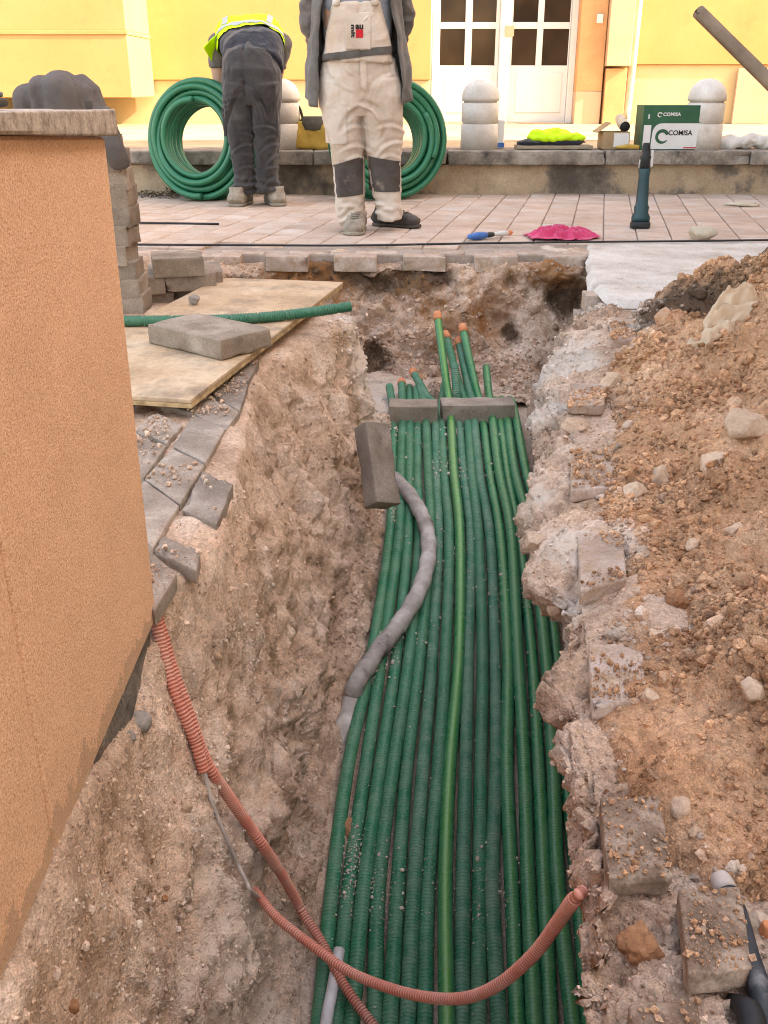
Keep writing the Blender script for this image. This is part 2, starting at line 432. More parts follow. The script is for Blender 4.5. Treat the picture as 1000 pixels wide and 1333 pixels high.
M['ywall'] = mk('yellow_render', [(.3, (.42, .245, .10)), (.7, (.47, .285, .125))], 1.2, fine=(40, .05), bumps=((120, .15, .002),), dirt=((.36, .20, .09), 2, .55, .8))
M['yplinth'] = mk('cream_plinth', [(.3, (.47, .37, .215)), (.7, (.52, .42, .25))], 2, fine=(40, .05), bumps=((120, .15, .002),))
M['opil'] = mk('orange_render', [(.3, (.52, .27, .13)), (.7, (.60, .34, .17))], 3, fine=(60, .08), bumps=((120, .2, .002),), dirt=((.36, .26, .2), 5, .62, .75))
M['white'] = mk('white_paint', [(.3, (.60, .59, .57)), (.7, (.66, .65, .63))], 3, rough=.45, bumps=((40, .05, .001),), spec=.4)
M['boxbeige'] = mk('beige_panel', [(.3, (.48, .32, .21)), (.7, (.55, .38, .26))], 3, rough=.6, bumps=((80, .1, .001),))
M['pipegrey'] = mk('grey_downpipe', [(.3, (.42, .35, .26)), (.7, (.52, .45, .35))], 6, rough=.5, bumps=((60, .1, .001),))
M['pinkpanel'] = mk('pink_panel', [(.3, (.55, .30, .22)), (.7, (.60, .34, .25))], 3, bumps=((80, .1, .001),))
M['bollard'] = mk('bollard_concrete', [(.3, (.50, .44, .38)), (.55, (.64, .58, .53)), (.75, (.70, .66, .62))], 5, fine=(120, .12), bumps=((60, .3, .004),), dirt=((.34, .29, .22), 6, .58, .76))
M['trousers'] = mk('charcoal_work_trousers', [(.3, (.024, .021, .022)), (.6, (.046, .040, .040)), (.8, (.085, .074, .07))], 9, fine=(400, .15), bumps=((24, .5, .02), (700, .2, .001)), sheen=.2)
M['navy'] = mk('navy_shirt', [(.3, (.009, .010, .017)), (.7, (.021, .022, .033))], 9, bumps=((22, .5, .02), (700, .2, .001)), sheen=.2)
M['hivis'] = mk('hivis_yellow_fabric', [(.3, (.50, .86, .02)), (.7, (.60, .95, .04))], 6, rough=.7, bumps=((25, .4, .015),))
M['reflect'] = mk('grey_reflective_tape', [(.3, (.32, .33, .34)), (.7, (.42, .43, .44))], 20, rough=.45, bumps=((60, .2, .002),))
M['greyshirt'] = mk('grey_tshirt', [(.3, (.20, .22, .25)), (.7, (.28, .30, .33))], 9, bumps=((24, .4, .015), (700, .2, .001)))
M['cardigan'] = mk('grey_cardigan', [(.3, (.085, .074, .066)), (.7, (.15, .132, .12))], 12, fine=(300, .2), bumps=((20, .5, .02), (500, .4, .002)), sheen=.2)
M['overalls'] = mk('dusty_cream_overalls', [(.3, (.42, .31, .23)), (.5, (.54, .44, .37)), (.72, (.63, .56, .50))], 3.2, detail=8, fine=(300, .08), sheen=.1, bumps=((17, .45, .02), (600, .2, .001)), dirt=((.45, .31, .19), 4, .56, .75))
M['kneepad'] = mk('dark_knee_fabric', [(.3, (.055, .044, .040)), (.7, (.092, .076, .068))], 10, fine=(300, .2), bumps=((20, .4, .015),), dirt=((.30, .24, .2), 8, .6, .8))
M['belt'] = mk('grey_belt_webbing', [(.3, (.07, .062, .058)), (.7, (.11, .10, .092))], 20, bumps=((300, .4, .002),))
M['skin'] = mk('skin', [(.3, (.40, .22, .15)), (.7, (.50, .29, .20))], 8, rough=.55, bumps=((120, .15, .002),))
M['hair'] = mk('dark_hair', [(.3, (.03, .022, .017)), (.7, (.06, .045, .033))], 60, rough=.6, bumps=((200, .6, .004),))
M['eye'] = mk('eye', [(.3, (.05, .035, .03)), (.7, (.06, .045, .04))], 5, rough=.2, bumps=())
M['shoe_dusty'] = mk('dusty_suede', [(.3, (.19, .15, .115)), (.7, (.38, .32, .26))], 14, fine=(200, .2), bumps=((60, .4, .005),))
M['shoe_dark'] = mk('dark_leather', [(.3, (.022, .018, .016)), (.6, (.06, .05, .043)), (.8, (.22, .18, .14))], 9, rough=.6, bumps=((70, .35, .004),))
M['sole'] = mk('grey_sole', [(.3, (.20, .165, .13)), (.7, (.32, .275, .22))], 12, bumps=((80, .4, .004),))
M['hoodie'] = mk('grey_fleece', [(.3, (.065, .057, .055)), (.7, (.12, .105, .10))], 10, fine=(300, .15), bumps=((11, .35, .02), (600, .3, .001)))
M['red'] = mk('red_corrugated_plastic', [(.3, (.50, .135, .085)), (.55, (.60, .215, .15)), (.75, (.62, .34, .26))], 14, rough=.6, bumps=((220, .2, .001),), dirt=((.60, .40, .31), 18, .48, .78))
M['cable'] = mk('dusty_grey_cable', [(.3, (.40, .33, .29)), (.7, (.55, .48, .43))], 30, bumps=((150, .3, .002),))
M['whitepipe'] = mk('dusty_white_pipe', [(.3, (.42, .38, .36)), (.6, (.60, .57, .56))], 14, rough=.6, bumps=((80, .2, .002),))
M['hose'] = mk('muddy_grey_hose', [(.34, (.08, .07, .064)), (.42, (.26, .22, .195)), (.54, (.38, .33, .29)), (.68, (.54, .48, .44))], 11, detail=9, rough=.8, bumps=((40, .5, .006), (200, .4, .002)))
M['orange'] = mk('orange_end_cap', [(.3, (.55, .16, .06)), (.7, (.68, .27, .13))], 40, rough=.6, bumps=())
M['black'] = mk('black_rubber', [(.3, (.010, .010, .011)), (.6, (.028, .028, .030)), (.8, (.12, .11, .10))], 12, rough=.55, bumps=((60, .3, .003),))
M['blackhose'] = mk('dusty_black_hose', [(.3, (.018, .02, .024)), (.55, (.05, .055, .065)), (.72, (.30, .29, .29))], 16, rough=.5, bumps=((60, .3, .003),))
M['teal'] = mk('teal_tool_body', [(.3, (.005, .035, .042)), (.65, (.010, .055, .062)), (.8, (.09, .12, .12))], 14, rough=.45, bumps=((60, .15, .002),), spec=.45)
M['silver'] = mk('silver_label', [(.3, (.50, .48, .45)), (.7, (.60, .58, .55))], 14, rough=.35, bumps=())
M['yellowbag'] = mk('ochre_tool_bag', [(.3, (.36, .20, .035)), (.6, (.52, .32, .07)), (.8, (.56, .40, .16))], 10, bumps=((30, .4, .008), (300, .3, .001)))
M['darkbag'] = mk('dark_bag_flap', [(.3, (.05, .042, .032)), (.7, (.10, .085, .065))], 14, bumps=((40, .4, .006),))
M['pink'] = mk('pink_cloth', [(.3, (.50, .03, .10)), (.7, (.64, .07, .17))], 10, bumps=((40, .4, .006), (600, .3, .001)), sheen=.2)
M['blue'] = mk('blue_plastic', [(.3, (.02, .10, .33)), (.7, (.05, .17, .43))], 20, rough=.45, bumps=())
M['card'] = mk('brown_cardboard', [(.3, (.30, .19, .10)), (.7, (.40, .27, .16))], 10, bumps=((100, .2, .001),))
M['cardgreen'] = mk('green_printed_card', [(.3, (.018, .085, .042)), (.7, (.03, .115, .06))], 6, rough=.6, bumps=((60, .1, .001),))
M['cardwhite'] = mk('white_printed_card', [(.3, (.60, .58, .56)), (.7, (.68, .66, .64))], 6, rough=.6, bumps=((60, .1, .001),))
M['inkred'] = mk('red_print', [(.3, (.50, .015, .025)), (.7, (.56, .02, .03))], 6, bumps=())
M['inkblack'] = mk('black_print', [(.3, (.012, .010, .012)), (.7, (.02, .018, .02))], 6, bumps=())
M['wood'] = mk('worn_wood_handle', [(.3, (.11, .07, .045)), (.7, (.22, .15, .10))], 12, rough=.6, bumps=((90, .3, .002),))
M['oldboard'] = mk('old_grey_board', [(.3, (.22, .17, .12)), (.7, (.38, .30, .22))], 12, bumps=((90, .4, .003),))
M['rag'] = mk('off_white_rag', [(.3, (.50, .45, .41)), (.7, (.66, .62, .58))], 12, bumps=((40, .5, .008),))
M['foam'] = mk('beige_foam_lump', [(.3, (.42, .34, .25)), (.7, (.60, .51, .40))], 12, bumps=((60, .6, .008),))
M['stone'] = mk('limestone', [(.3, (.38, .24, .155)), (.5, (.52, .355, .25)), (.72, (.60, .455, .35))], 9, fine=(140, .2), bumps=((25, .5, .012), (150, .5, .004)), vary=.2)
M['greystone'] = mk('grey_stone', [(.3, (.20, .17, .15)), (.7, (.38, .33, .29))], 14, fine=(140, .2), bumps=((60, .5, .006),), vary=.2)
M['clay'] = mk('brown_clay', [(.3, (.26, .11, .05)), (.7, (.42, .21, .11))], 14, fine=(140, .25), bumps=((40, .7, .012), (170, .5, .004)), vary=.2)
M['weed'] = mk('weed_leaf', [(.3, (.025, .045, .015)), (.7, (.06, .09, .03))], 14, rough=.6, bumps=())
M['dryleaf'] = mk('dry_leaf', [(.3, (.05, .035, .025)), (.7, (.16, .11, .07))], 14, bumps=())
M['neighbour'] = mk('pale_render', [(.3, (.58, .46, .33)), (.7, (.64, .52, .38))], 1.2, fine=(40, .05), bumps=((120, .15, .002),))

def glass_mat():
    m, nt, b = newmat('dark_pane'); co = coord(nt)
    nt.links.new(ramp(nt, noise(nt, co, 1.3, 2), [(.35, (.022, .013, .008)), (.65, (.055, .034, .02))]), b.inputs['Base Color'])
    b.inputs['Roughness'].default_value = .08; b.inputs['Specular IOR Level'].default_value = .18; return m
M['glass'] = glass_mat()
def red_mat():
    m, nt, b = newmat('red_corrugated_plastic'); co = coord(nt)
    c = ramp(nt, noise(nt, co, 14, 7), [(.3, (.58, .18, .12)), (.55, (.66, .26, .185)), (.75, (.68, .37, .28))])
    c = mixc(nt, ramp(nt, noise(nt, co, 16, 8, .7), [(.46, 0.0), (.78, .8)]), c, (.60, .42, .33))
    tc = N(nt, 'ShaderNodeTexCoord'); sx = N(nt, 'ShaderNodeSeparateXYZ'); nt.links.new(tc.outputs['UV'], sx.inputs[0])
    w = math2(nt, 'SINE', math2(nt, 'MULTIPLY', sx.outputs[1], 2 * math.pi / .0064))      # grime caught in the grooves
    c = mixc(nt, ramp(nt, w, [(0.0, .75), (.35, 0.0)]), c, (.34, .09, .06)); nt.links.new(c, b.inputs['Base Color']); b.inputs['Roughness'].default_value = .62
    bump(nt, b, noise(nt, co, 220, 4), .2, .001); return m
M['red'] = red_mat()
def plastic_bag():
    m, nt, b = newmat('translucent_plastic_sheet'); co = coord(nt)
    nt.links.new(ramp(nt, noise(nt, co, 9, 6), [(.35, (.62, .42, .27)), (.65, (.76, .60, .44))]), b.inputs['Base Color'])
    b.inputs['Roughness'].default_value = .35; b.inputs['Transmission Weight'].default_value = .25; b.inputs['IOR'].default_value = 1.2
    bump(nt, b, noise(nt, co, 26, 6, .6), .6, .012); return m
M['plastic'] = plastic_bag()
def green_mat(name, base, base2, mud, mudamt, rough, ribs, painted_glint=0.0):
    m, nt, b = newmat(name); co = coord(nt)
    uvn = N(nt, 'ShaderNodeTexCoord'); sx = N(nt, 'ShaderNodeSeparateXYZ'); nt.links.new(uvn.outputs['UV'], sx.inputs[0])
    c = ramp(nt, noise(nt, co, 10, 6), [(.3, base), (.7, base2)])
    if painted_glint:
        sa = ramp(nt, sx.outputs[0], [(.64, 0.0), (.745, painted_glint), (.755, painted_glint), (.86, 0.0)]); c = mixc(nt, sa, c, (.22, .44, .06))  # reflected yellow-green highlight painted into the colour along the pipe's upper side
    mp = N(nt, 'ShaderNodeMapping'); mp.inputs['Scale'].default_value = (14, 1, 14) ; nt.links.new(co, mp.inputs['Vector'])
    f = math2(nt, 'MULTIPLY', ramp(nt, noise(nt, co, 16, 9, .7), [(.40, 0.0), (.78, 1.0)]), mudamt)
    c = mixc(nt, f, c, mud)
    f2 = ramp(nt, noise(nt, co, 130, 5, .8), [(.60, 0.0), (.74, .55 * min(1, mudamt * 1.6))]); c = mixc(nt, f2, c, (.42, .38, .33))
    nt.links.new(c, b.inputs['Base Color'])
    nt.links.new(ramp(nt, f, [(0.0, rough), (.7, .75)]), b.inputs['Roughness']); b.inputs['Specular IOR Level'].default_value = .45
    v = math2(nt, 'ADD', math2(nt, 'MULTIPLY', sx.outputs[1], 2 * math.pi / .0085), math2(nt, 'MULTIPLY', noise(nt, co, 30, 3), 7.0))
    h = math2(nt, 'SINE', v)
    p = bump(nt, b, h, ribs, .0022); bump(nt, b, noise(nt, co, 90, 6, .7), .18, .003, p)
    return m
M['gmud'] = green_mat('muddy_green_pipe', (.009, .145, .070), (.018, .20, .10), (.20, .27, .18), .60, .36, .5)
M['gmud2'] = green_mat('dusty_green_pipe', (.014, .145, .078), (.026, .19, .105), (.26, .31, .22), .70, .42, .5)
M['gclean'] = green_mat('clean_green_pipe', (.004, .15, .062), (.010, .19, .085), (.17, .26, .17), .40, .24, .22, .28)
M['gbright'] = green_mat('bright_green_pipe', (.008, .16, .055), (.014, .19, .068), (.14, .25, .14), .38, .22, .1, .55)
M['gcoil'] = green_mat('coil_green_pipe', (.004, .125, .060), (.007, .16, .080), (.06, .20, .12), .2, .30, .05)
M['gpiece'] = green_mat('green_pipe_offcut', (.006, .11, .055), (.012, .15, .08), (.16, .22, .17), .4, .4, .35)

# ------------------------------------------------------------------ the trench (one continuous profile, swept along the trench)
def px_curve(lst, zs):
    """pixel list -> sorted (D, x) at given heights"""
    P = np.array([onz(p[0], p[1], z) for p, z in zip(lst, zs)]); P = P[np.argsort(P[:, 1])]; return P
LIPL = px_curve([(460, 405), (452, 425), (400, 447), (335, 484), (322, 520), (304, 630), (276, 700), (240, 745), (214, 778)], [-.03] * 9)
LIPR_px = [(772, 1333), (760, 1200), (742, 1100), (740, 1050), (748, 960), (738, 900), (725, 830), (715, 770), (690, 722), (680, 640), (684, 590), (690, 540), (702, 490), (724, 450), (768, 398)]
LIPR_z = [-.03, -.03, -.03, -.03, -.04, -.05, -.06, -.08, -.09, -.10, -.11, -.13, -.14, -.12, -.07]
LIPR = px_curve(LIPR_px, LIPR_z)
BRK = px_curve([(1000, 1333), (885, 1250), (880, 1155), (790, 1140), (783, 1035), (770, 915), (767, 835), (757, 765), (752, 695), (742, 635), (741, 585), (760, 520), (790, 470), (795, 415), (800, 385)], [0] * 15)
wallpx = [(0, 1285), (60, 1130), (120, 985), (160, 915), (190, 850), (201, 800)]
WX = -0.378
WB = np.array([onx(p[0], p[1], WX) for p in wallpx]); WB = WB[np.argsort(WB[:, 1])]
FL = np.array([onpipe(*p) for p in [(395, 1333), (416, 1150), (440, 1000), (474, 850), (497, 700), (506, 600), (507, 545)]]); FL = FL[np.argsort(FL[:, 1])]
GR = np.array([onpipe(*p) for p in [(778, 1333), (752, 1000), (730, 850), (716, 700), (688, 600), (680, 560)]]); GR = GR[np.argsort(GR[:, 1])]
Ds = [-.25]
while Ds[-1] < 4.98: Ds.append(Ds[-1] + .0048 + .0021 * max(Ds[-1], 0))
Ds = np.array(Ds)
def L_of(D):
    x = np.interp(D, LIPL[:, 1], LIPL[:, 0]); x = np.where(D < 1.54, WX - .01, x)
    return np.where(D > 3.72, np.interp(D, [3.72, 4.0, 4.15, 4.4], [LIPL[-1, 0], -.45, -1.3, -2.3]), x)
def R_of(D): return -.014 * np.clip((1.5 - D) / .4, 0, 1) + np.interp(D, np.append(LIPR[:, 1], [4.2, 5.0]), np.append(LIPR[:, 0], [.93, 1.10]))
def Rz_of(D): return np.interp(D, LIPR[:, 1], LIPR[:, 2])
def B_of(D): return np.maximum(np.interp(D, np.append(BRK[:, 1], [5.0]), np.append(BRK[:, 0], [1.2])), R_of(D) + .02)
def F_of(D): return np.where(D > 3.8, np.interp(D, [3.8, 4.15, 4.4], [FL[-1, 0] - .03, -.6, -2.1]), np.interp(D, FL[:, 1], FL[:, 0]) - .015)
def G_of(D): return np.where(D > 3.7, np.interp(D, [3.7, 4.4, 5.0], [GR[-1, 0] + .03, .85, 1.02]), np.interp(D, GR[:, 1], GR[:, 0]) + .03)
nL, nF, nR = 190, 60, 170
rows = []
for D in Ds:
    L, R, B, Fx, G, zf, rz = float(L_of(D)), float(R_of(D)), float(B_of(D)), float(F_of(D)), float(G_of(D)), float(pipe_z(D)) - .03, float(Rz_of(D))
    zb = float(np.interp(D, WB[:, 1], WB[:, 2])) if D < 1.5 else -.03
    zb = zb - .055 * float(np.clip((D - .95) / .3, 0, 1)) * (D < 1.5)
    zt = zb if D < 1.5 else -.014
    w = Fx - L
    left = [(-2.4, -.035), (L - .45, -.018), (L - .03, zt), (L + .015, zt - .010), (L + .22 * w, zt + .20 * (zf - zt)), (L + .62 * w, zt + .62 * (zf - zt)), (Fx - .045, zf + .085), (Fx + .012, zf + .012)]
    wl = [0, .25, .75, .8, .95, 1.35, 1.9, 2.0]
    right = [(G, zf), (G + .015, zf + .35 * (rz - zf)), (R + .55 * (G - R) * (G > R) + .02, rz + .25 * (zf - rz)), (R, rz), (R + .3 * (B - R), rz + .55 * (-.020 - rz)), (B, -.020), (B + .6, -.045), (3.3, -.075)]
    wr_ = [0, .35, .62, .85, 1.05, 1.3, 1.75, 2.0]
    t = np.linspace(0, 2, nL); a = np.stack([np.interp(t, wl, [p[0] for p in left]), np.interp(t, wl, [p[1] for p in left])], -1)
    b = np.stack([np.linspace(Fx, G, nF), np.full(nF, zf)], -1)
    t = np.linspace(0, 2, nR); c = np.stack([np.interp(t, wr_, [p[0] for p in right]), np.interp(t, wr_, [p[1] for p in right])], -1)
    rows.append(np.vstack([a, b, c]))
S = np.array(rows); nD, nC = S.shape[:2]
S = np.stack([S[..., 0], np.broadcast_to(Ds[:, None], S.shape[:2]), S[..., 1]], -1)
for _ in range(3): S[1:-1] = .25 * S[:-2] + .5 * S[1:-1] + .25 * S[2:]
for _ in range(3): S[:, 1:-1] = .25 * S[:, :-2] + .5 * S[:, 1:-1] + .25 * S[:, 2:]
def grid_normals(S):
    a = np.gradient(S, axis=0); b = np.gradient(S, axis=1); n = np.cross(b, a); return n / (np.linalg.norm(n, axis=-1, keepdims=True) + 1e-12)
def soil_disp(P, big, mid, clod, fine, seed):
    P = P + 0.0
    d = big * fbm(P * 3.6, seed, 3) + mid * fbm(P * np.array([13, 13, 9]), seed + 3, 4, .55)
    f1, rid = worley(P * 26 + .3 * fbm(P * 30, seed + 8, 2)[..., None], seed + 5)
    d = d + clod * (np.clip(.75 - f1, -.2, .7)) * (.3 + rid)
    f2, rid2 = worley(P * 95, seed + 6)
    return d + fine * (np.clip(.75 - f2, 0, .7)) * (.3 + rid2)
nrm = grid_normals(S)
if nrm[nD // 2, nL + nF // 2, 2] < 0: nrm = -nrm
ci = np.arange(nC)[None, :]; Dg = S[..., 1]
floorw = np.where((ci >= nL) & (ci < nL + nF), .20, 1.0) * np.ones_like(Dg)
edge = np.minimum(1, (.35 + np.abs(ci - nL) / 14.0)) * np.ones_like(Dg); edge2 = np.minimum(1, np.abs(ci - nL - nF) / 22.0)
amp = floorw * np.maximum(.15, np.minimum(edge, edge2))
Lg = L_of(Dg); lipw = np.clip((S[..., 0] - Lg) / .08, 0, 1); lipw = np.where(ci < nL, .22 + .78 * lipw, 1.0)
amp = amp * lipw
top_ = np.clip((ci - (nL + nF + .52 * nR)) / 30.0, 0, 1); amp = amp * (1 - .62 * top_)
disp = soil_disp(S, .028, .024, .016, .009, 3) * amp
_f, _r = worley(S * 9 + .35 * fbm(S * 12, 231, 2)[..., None], 233); _f2, _r2 = worley(S * 23, 235)
blk = (_r - .5) * .034 + (_r2 - .5) * .016 - .014 * (ci >= nL + nF)
disp = disp + amp * blk * np.where(ci >= nL + nF, 1.0, .38)
_sd = np.array([.45, -.45, -.77]); _q = S * 26 - _sd * ((S * 26) @ _sd)[..., None] * .84
disp = disp + np.where(ci < nL, 1, 0) * amp * (.011 * fbm(_q, 211, 4, .6) - .030 * np.clip(fbm(_q * .5, 215, 3) - .22, 0, 1))
disp = disp + np.where((ci >= nL + nF), 1, 0) * amp * .012 * fbm(S * 34, 203, 3) - .010 * amp * np.abs(fbm(S * 8, 207, 3))
S = S + nrm * disp[..., None]
for (px_, py_, am_, ra_) in ((436, 1082, .036, .05), (415, 1160, .03, .05), (455, 935, .02, .05)):
    c_ = onpipe(px_, py_); S[..., 2] += am_ * np.exp(-(((S[..., 0] - c_[0]) / ra_) ** 2 + ((S[..., 1] - c_[1]) / (ra_ * 1.5)) ** 2)) * (S[..., 2] < c_[2] + .12)
x_, z_ = S[..., 0], S[..., 2]
nzb = fbm(S * 2.2, 40, 4)
isR = ci >= nL + nF; isL = ci < nL
Rg, Bg = R_of(Dg), B_of(Dg)
dust = np.zeros_like(Dg)
gb = lambda v, c, w: np.exp(-((v - c) / w) ** 2)
dust = np.where(isR, .62 * gb(x_, Rg + .35 * (Bg - Rg), .5 * (Bg - Rg) + .07) * (gb(Dg, 1.75, .45) * .72 + gb(Dg, 3.2, .55) * .80 + .10) * (z_ > -.35) + .48 * nzb - .25 * (Dg < 1.25), dust)
dust = np.where(isL, .85 * gb(Dg, 3.65, .16) * gb(x_, Lg + .05, .10) + .55 * gb(Dg, 1.55, .75) * gb(x_, F_of(Dg) - .06, .07) + .30 * (Dg < 1.5) * gb(x_, WX, .25) + .2 * nzb, dust)
for (a_, b_, r_, k_) in ((735, 470, .16, .75), (705, 520, .12, .7), (760, 440, .10, .6), (765, 720, .085, .95), (745, 780, .06, .8), (700, 640, .06, .5), (735, 830, .05, .5)):
    c_ = onz(a_, b_, -.03); dust = dust + isR * k_ * np.exp(-((S[..., 0] - c_[0]) ** 2 + (S[..., 1] - c_[1]) ** 2) / r_ ** 2)
dust = np.where(isR | isL, dust, .32 + .3 * nzb)
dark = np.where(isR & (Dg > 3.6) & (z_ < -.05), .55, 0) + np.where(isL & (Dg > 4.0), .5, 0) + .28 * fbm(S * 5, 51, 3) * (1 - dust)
rust = .34 * fbm(S * 3.1, 61, 4) - .02 + .22 * isR * (Dg < 1.3)
tint = np.clip(.5 + .16 * fbm(S * 6, 71, 3) + np.where(isL, .06, 0), 0, 1)
def strip(name, a, b):
    s = S[:, a:b]; sub = lambda q: np.broadcast_to(q, (nD, nC))[:, a:b]
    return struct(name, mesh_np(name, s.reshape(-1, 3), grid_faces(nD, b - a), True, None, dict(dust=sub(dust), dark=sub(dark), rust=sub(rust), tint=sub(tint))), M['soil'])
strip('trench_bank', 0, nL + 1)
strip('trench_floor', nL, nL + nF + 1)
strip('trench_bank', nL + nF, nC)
ds = S[::3, ::3]
BV = BVHTree.FromPolygons(ds.reshape(-1, 3).tolist(), grid_faces(*ds.shape[:2]).tolist())
def hit(px, py, lift=0.0, fallback=2.0, tree=None):
    d = Vector(ray(px, py)).normalized()
    loc, n, i, dist = (tree or BV).ray_cast(Vector(ORG), d)
    if loc is None: return ony(px, py, fallback)
    if n.dot(d) > 0: n = -n
    return np.array(loc + n * lift)

# far end of the pit
nx, ny = 420, 110
X = np.linspace(-2.5, 1.55, nx)[None, :]; T = np.linspace(0, 1, ny)[:, None]
W = np.stack([X + 0 * T, np.interp(T, [0, .12, .5, .85, 1], [5.06, 4.97, 4.86, 4.60, 4.15]) + 0 * X, np.interp(T, [0, .12, .5, .85, 1], [-.045, -.05, -.28, -.53, -.56]) + 0 * X], -1)
nw = grid_normals(W)
if nw[ny // 2, nx // 2, 1] > 0: nw = -nw
W = W + nw * (soil_disp(W, .07, .045, .02, .006, 23) * np.clip(T / .2, .12, 1))[..., None]
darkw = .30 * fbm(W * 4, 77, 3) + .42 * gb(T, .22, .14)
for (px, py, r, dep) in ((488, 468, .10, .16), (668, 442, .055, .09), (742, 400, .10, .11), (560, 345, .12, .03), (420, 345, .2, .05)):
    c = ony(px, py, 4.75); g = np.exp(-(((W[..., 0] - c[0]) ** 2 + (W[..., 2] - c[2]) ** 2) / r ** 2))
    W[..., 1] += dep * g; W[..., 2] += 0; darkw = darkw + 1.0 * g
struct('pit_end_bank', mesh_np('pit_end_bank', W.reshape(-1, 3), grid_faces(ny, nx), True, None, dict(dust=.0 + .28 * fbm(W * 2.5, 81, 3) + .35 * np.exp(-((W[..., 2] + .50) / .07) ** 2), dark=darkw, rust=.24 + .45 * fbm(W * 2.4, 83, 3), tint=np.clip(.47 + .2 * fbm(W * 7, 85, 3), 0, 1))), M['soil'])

# ------------------------------------------------------------------ the heap of dug soil on the right
hx, hy = 430, 430
yv = [-.3]
while len(yv) < hy: yv.append(yv[-1] + .0042 + .0034 * max(yv[-1], 0))
yv = np.array(yv); yv = -.3 + (yv + .3) * (4.75 / (yv[-1] + .3)); tv = np.linspace(0, 1, hx) ** 1.45
HY = np.broadcast_to(yv[:, None], (hy, hx)); HB = B_of(HY) + .045 + .05 * fbm(np.stack([HY * 2.5, 0 * HY, 0 * HY], -1), 5, 3)
HXX = HB + (2.9 - HB) * tv[None, :]
q = HXX - HB
farf = np.clip((4.35 - HY - .12 * fbm(np.stack([HXX * 4, HY * 4, 0 * HY], -1), 15, 3)) / .75, 0, 1); farf = farf * farf * (3 - 2 * farf)
slope = np.interp(HY, [0, 1.0, 2.0, 3.0, 3.6, 4.2], [.30, .30, .34, .40, .40, .34])
hz = np.minimum(slope * q, .25 + .12 * q) + .040 * np.tanh(q * 28) - .046
hz = hz - .10 * np.clip(q - 1.6, 0, 2) 
Hh = np.stack([HXX, HY, -.03 + (hz + .03) * farf - .05 * (1 - farf)], -1)
nh = grid_normals(Hh)
if nh[hy // 2, hx // 2, 2] < 0: nh = -nh
hd = soil_disp(Hh, .062, .032, .012, .009, 33) * np.clip(q / .12, .25, 1) * (.2 + .8 * farf)
Hh = Hh + nh * hd[..., None]
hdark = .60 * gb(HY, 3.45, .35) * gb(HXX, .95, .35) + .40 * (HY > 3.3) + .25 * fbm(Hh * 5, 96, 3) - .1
hrust = .42 * fbm(Hh * 4.2, 91, 4)
hdust = .30 * gb(q, 0, .10) * (HY > .8) + .22 * gb(HY, .75, .45) * gb(q, .12, .25) + .22 * fbm(Hh * 3, 93, 3)
for (a_, b_, r_, k_) in ((775, 710, .07, .9), (800, 690, .05, .6)):
    c_ = onz(a_, b_, 0); hdust = hdust + k_ * np.exp(-((HXX - c_[0]) ** 2 + (HY - c_[1]) ** 2) / r_ ** 2)
htint = np.clip(.5 + .18 * fbm(Hh * 8, 95, 3), 0, 1)
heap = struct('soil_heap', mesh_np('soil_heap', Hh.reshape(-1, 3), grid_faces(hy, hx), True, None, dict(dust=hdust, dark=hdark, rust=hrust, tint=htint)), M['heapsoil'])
heap['kind'] = 'structure'
ds2 = Hh[::3, ::3]
allv = np.vstack([ds.reshape(-1, 3), ds2.reshape(-1, 3)]); allf = np.vstack([grid_faces(*ds.shape[:2]), grid_faces(*ds2.shape[:2]) + ds.shape[0] * ds.shape[1]])
BVA = BVHTree.FromPolygons(allv.tolist(), allf.tolist())

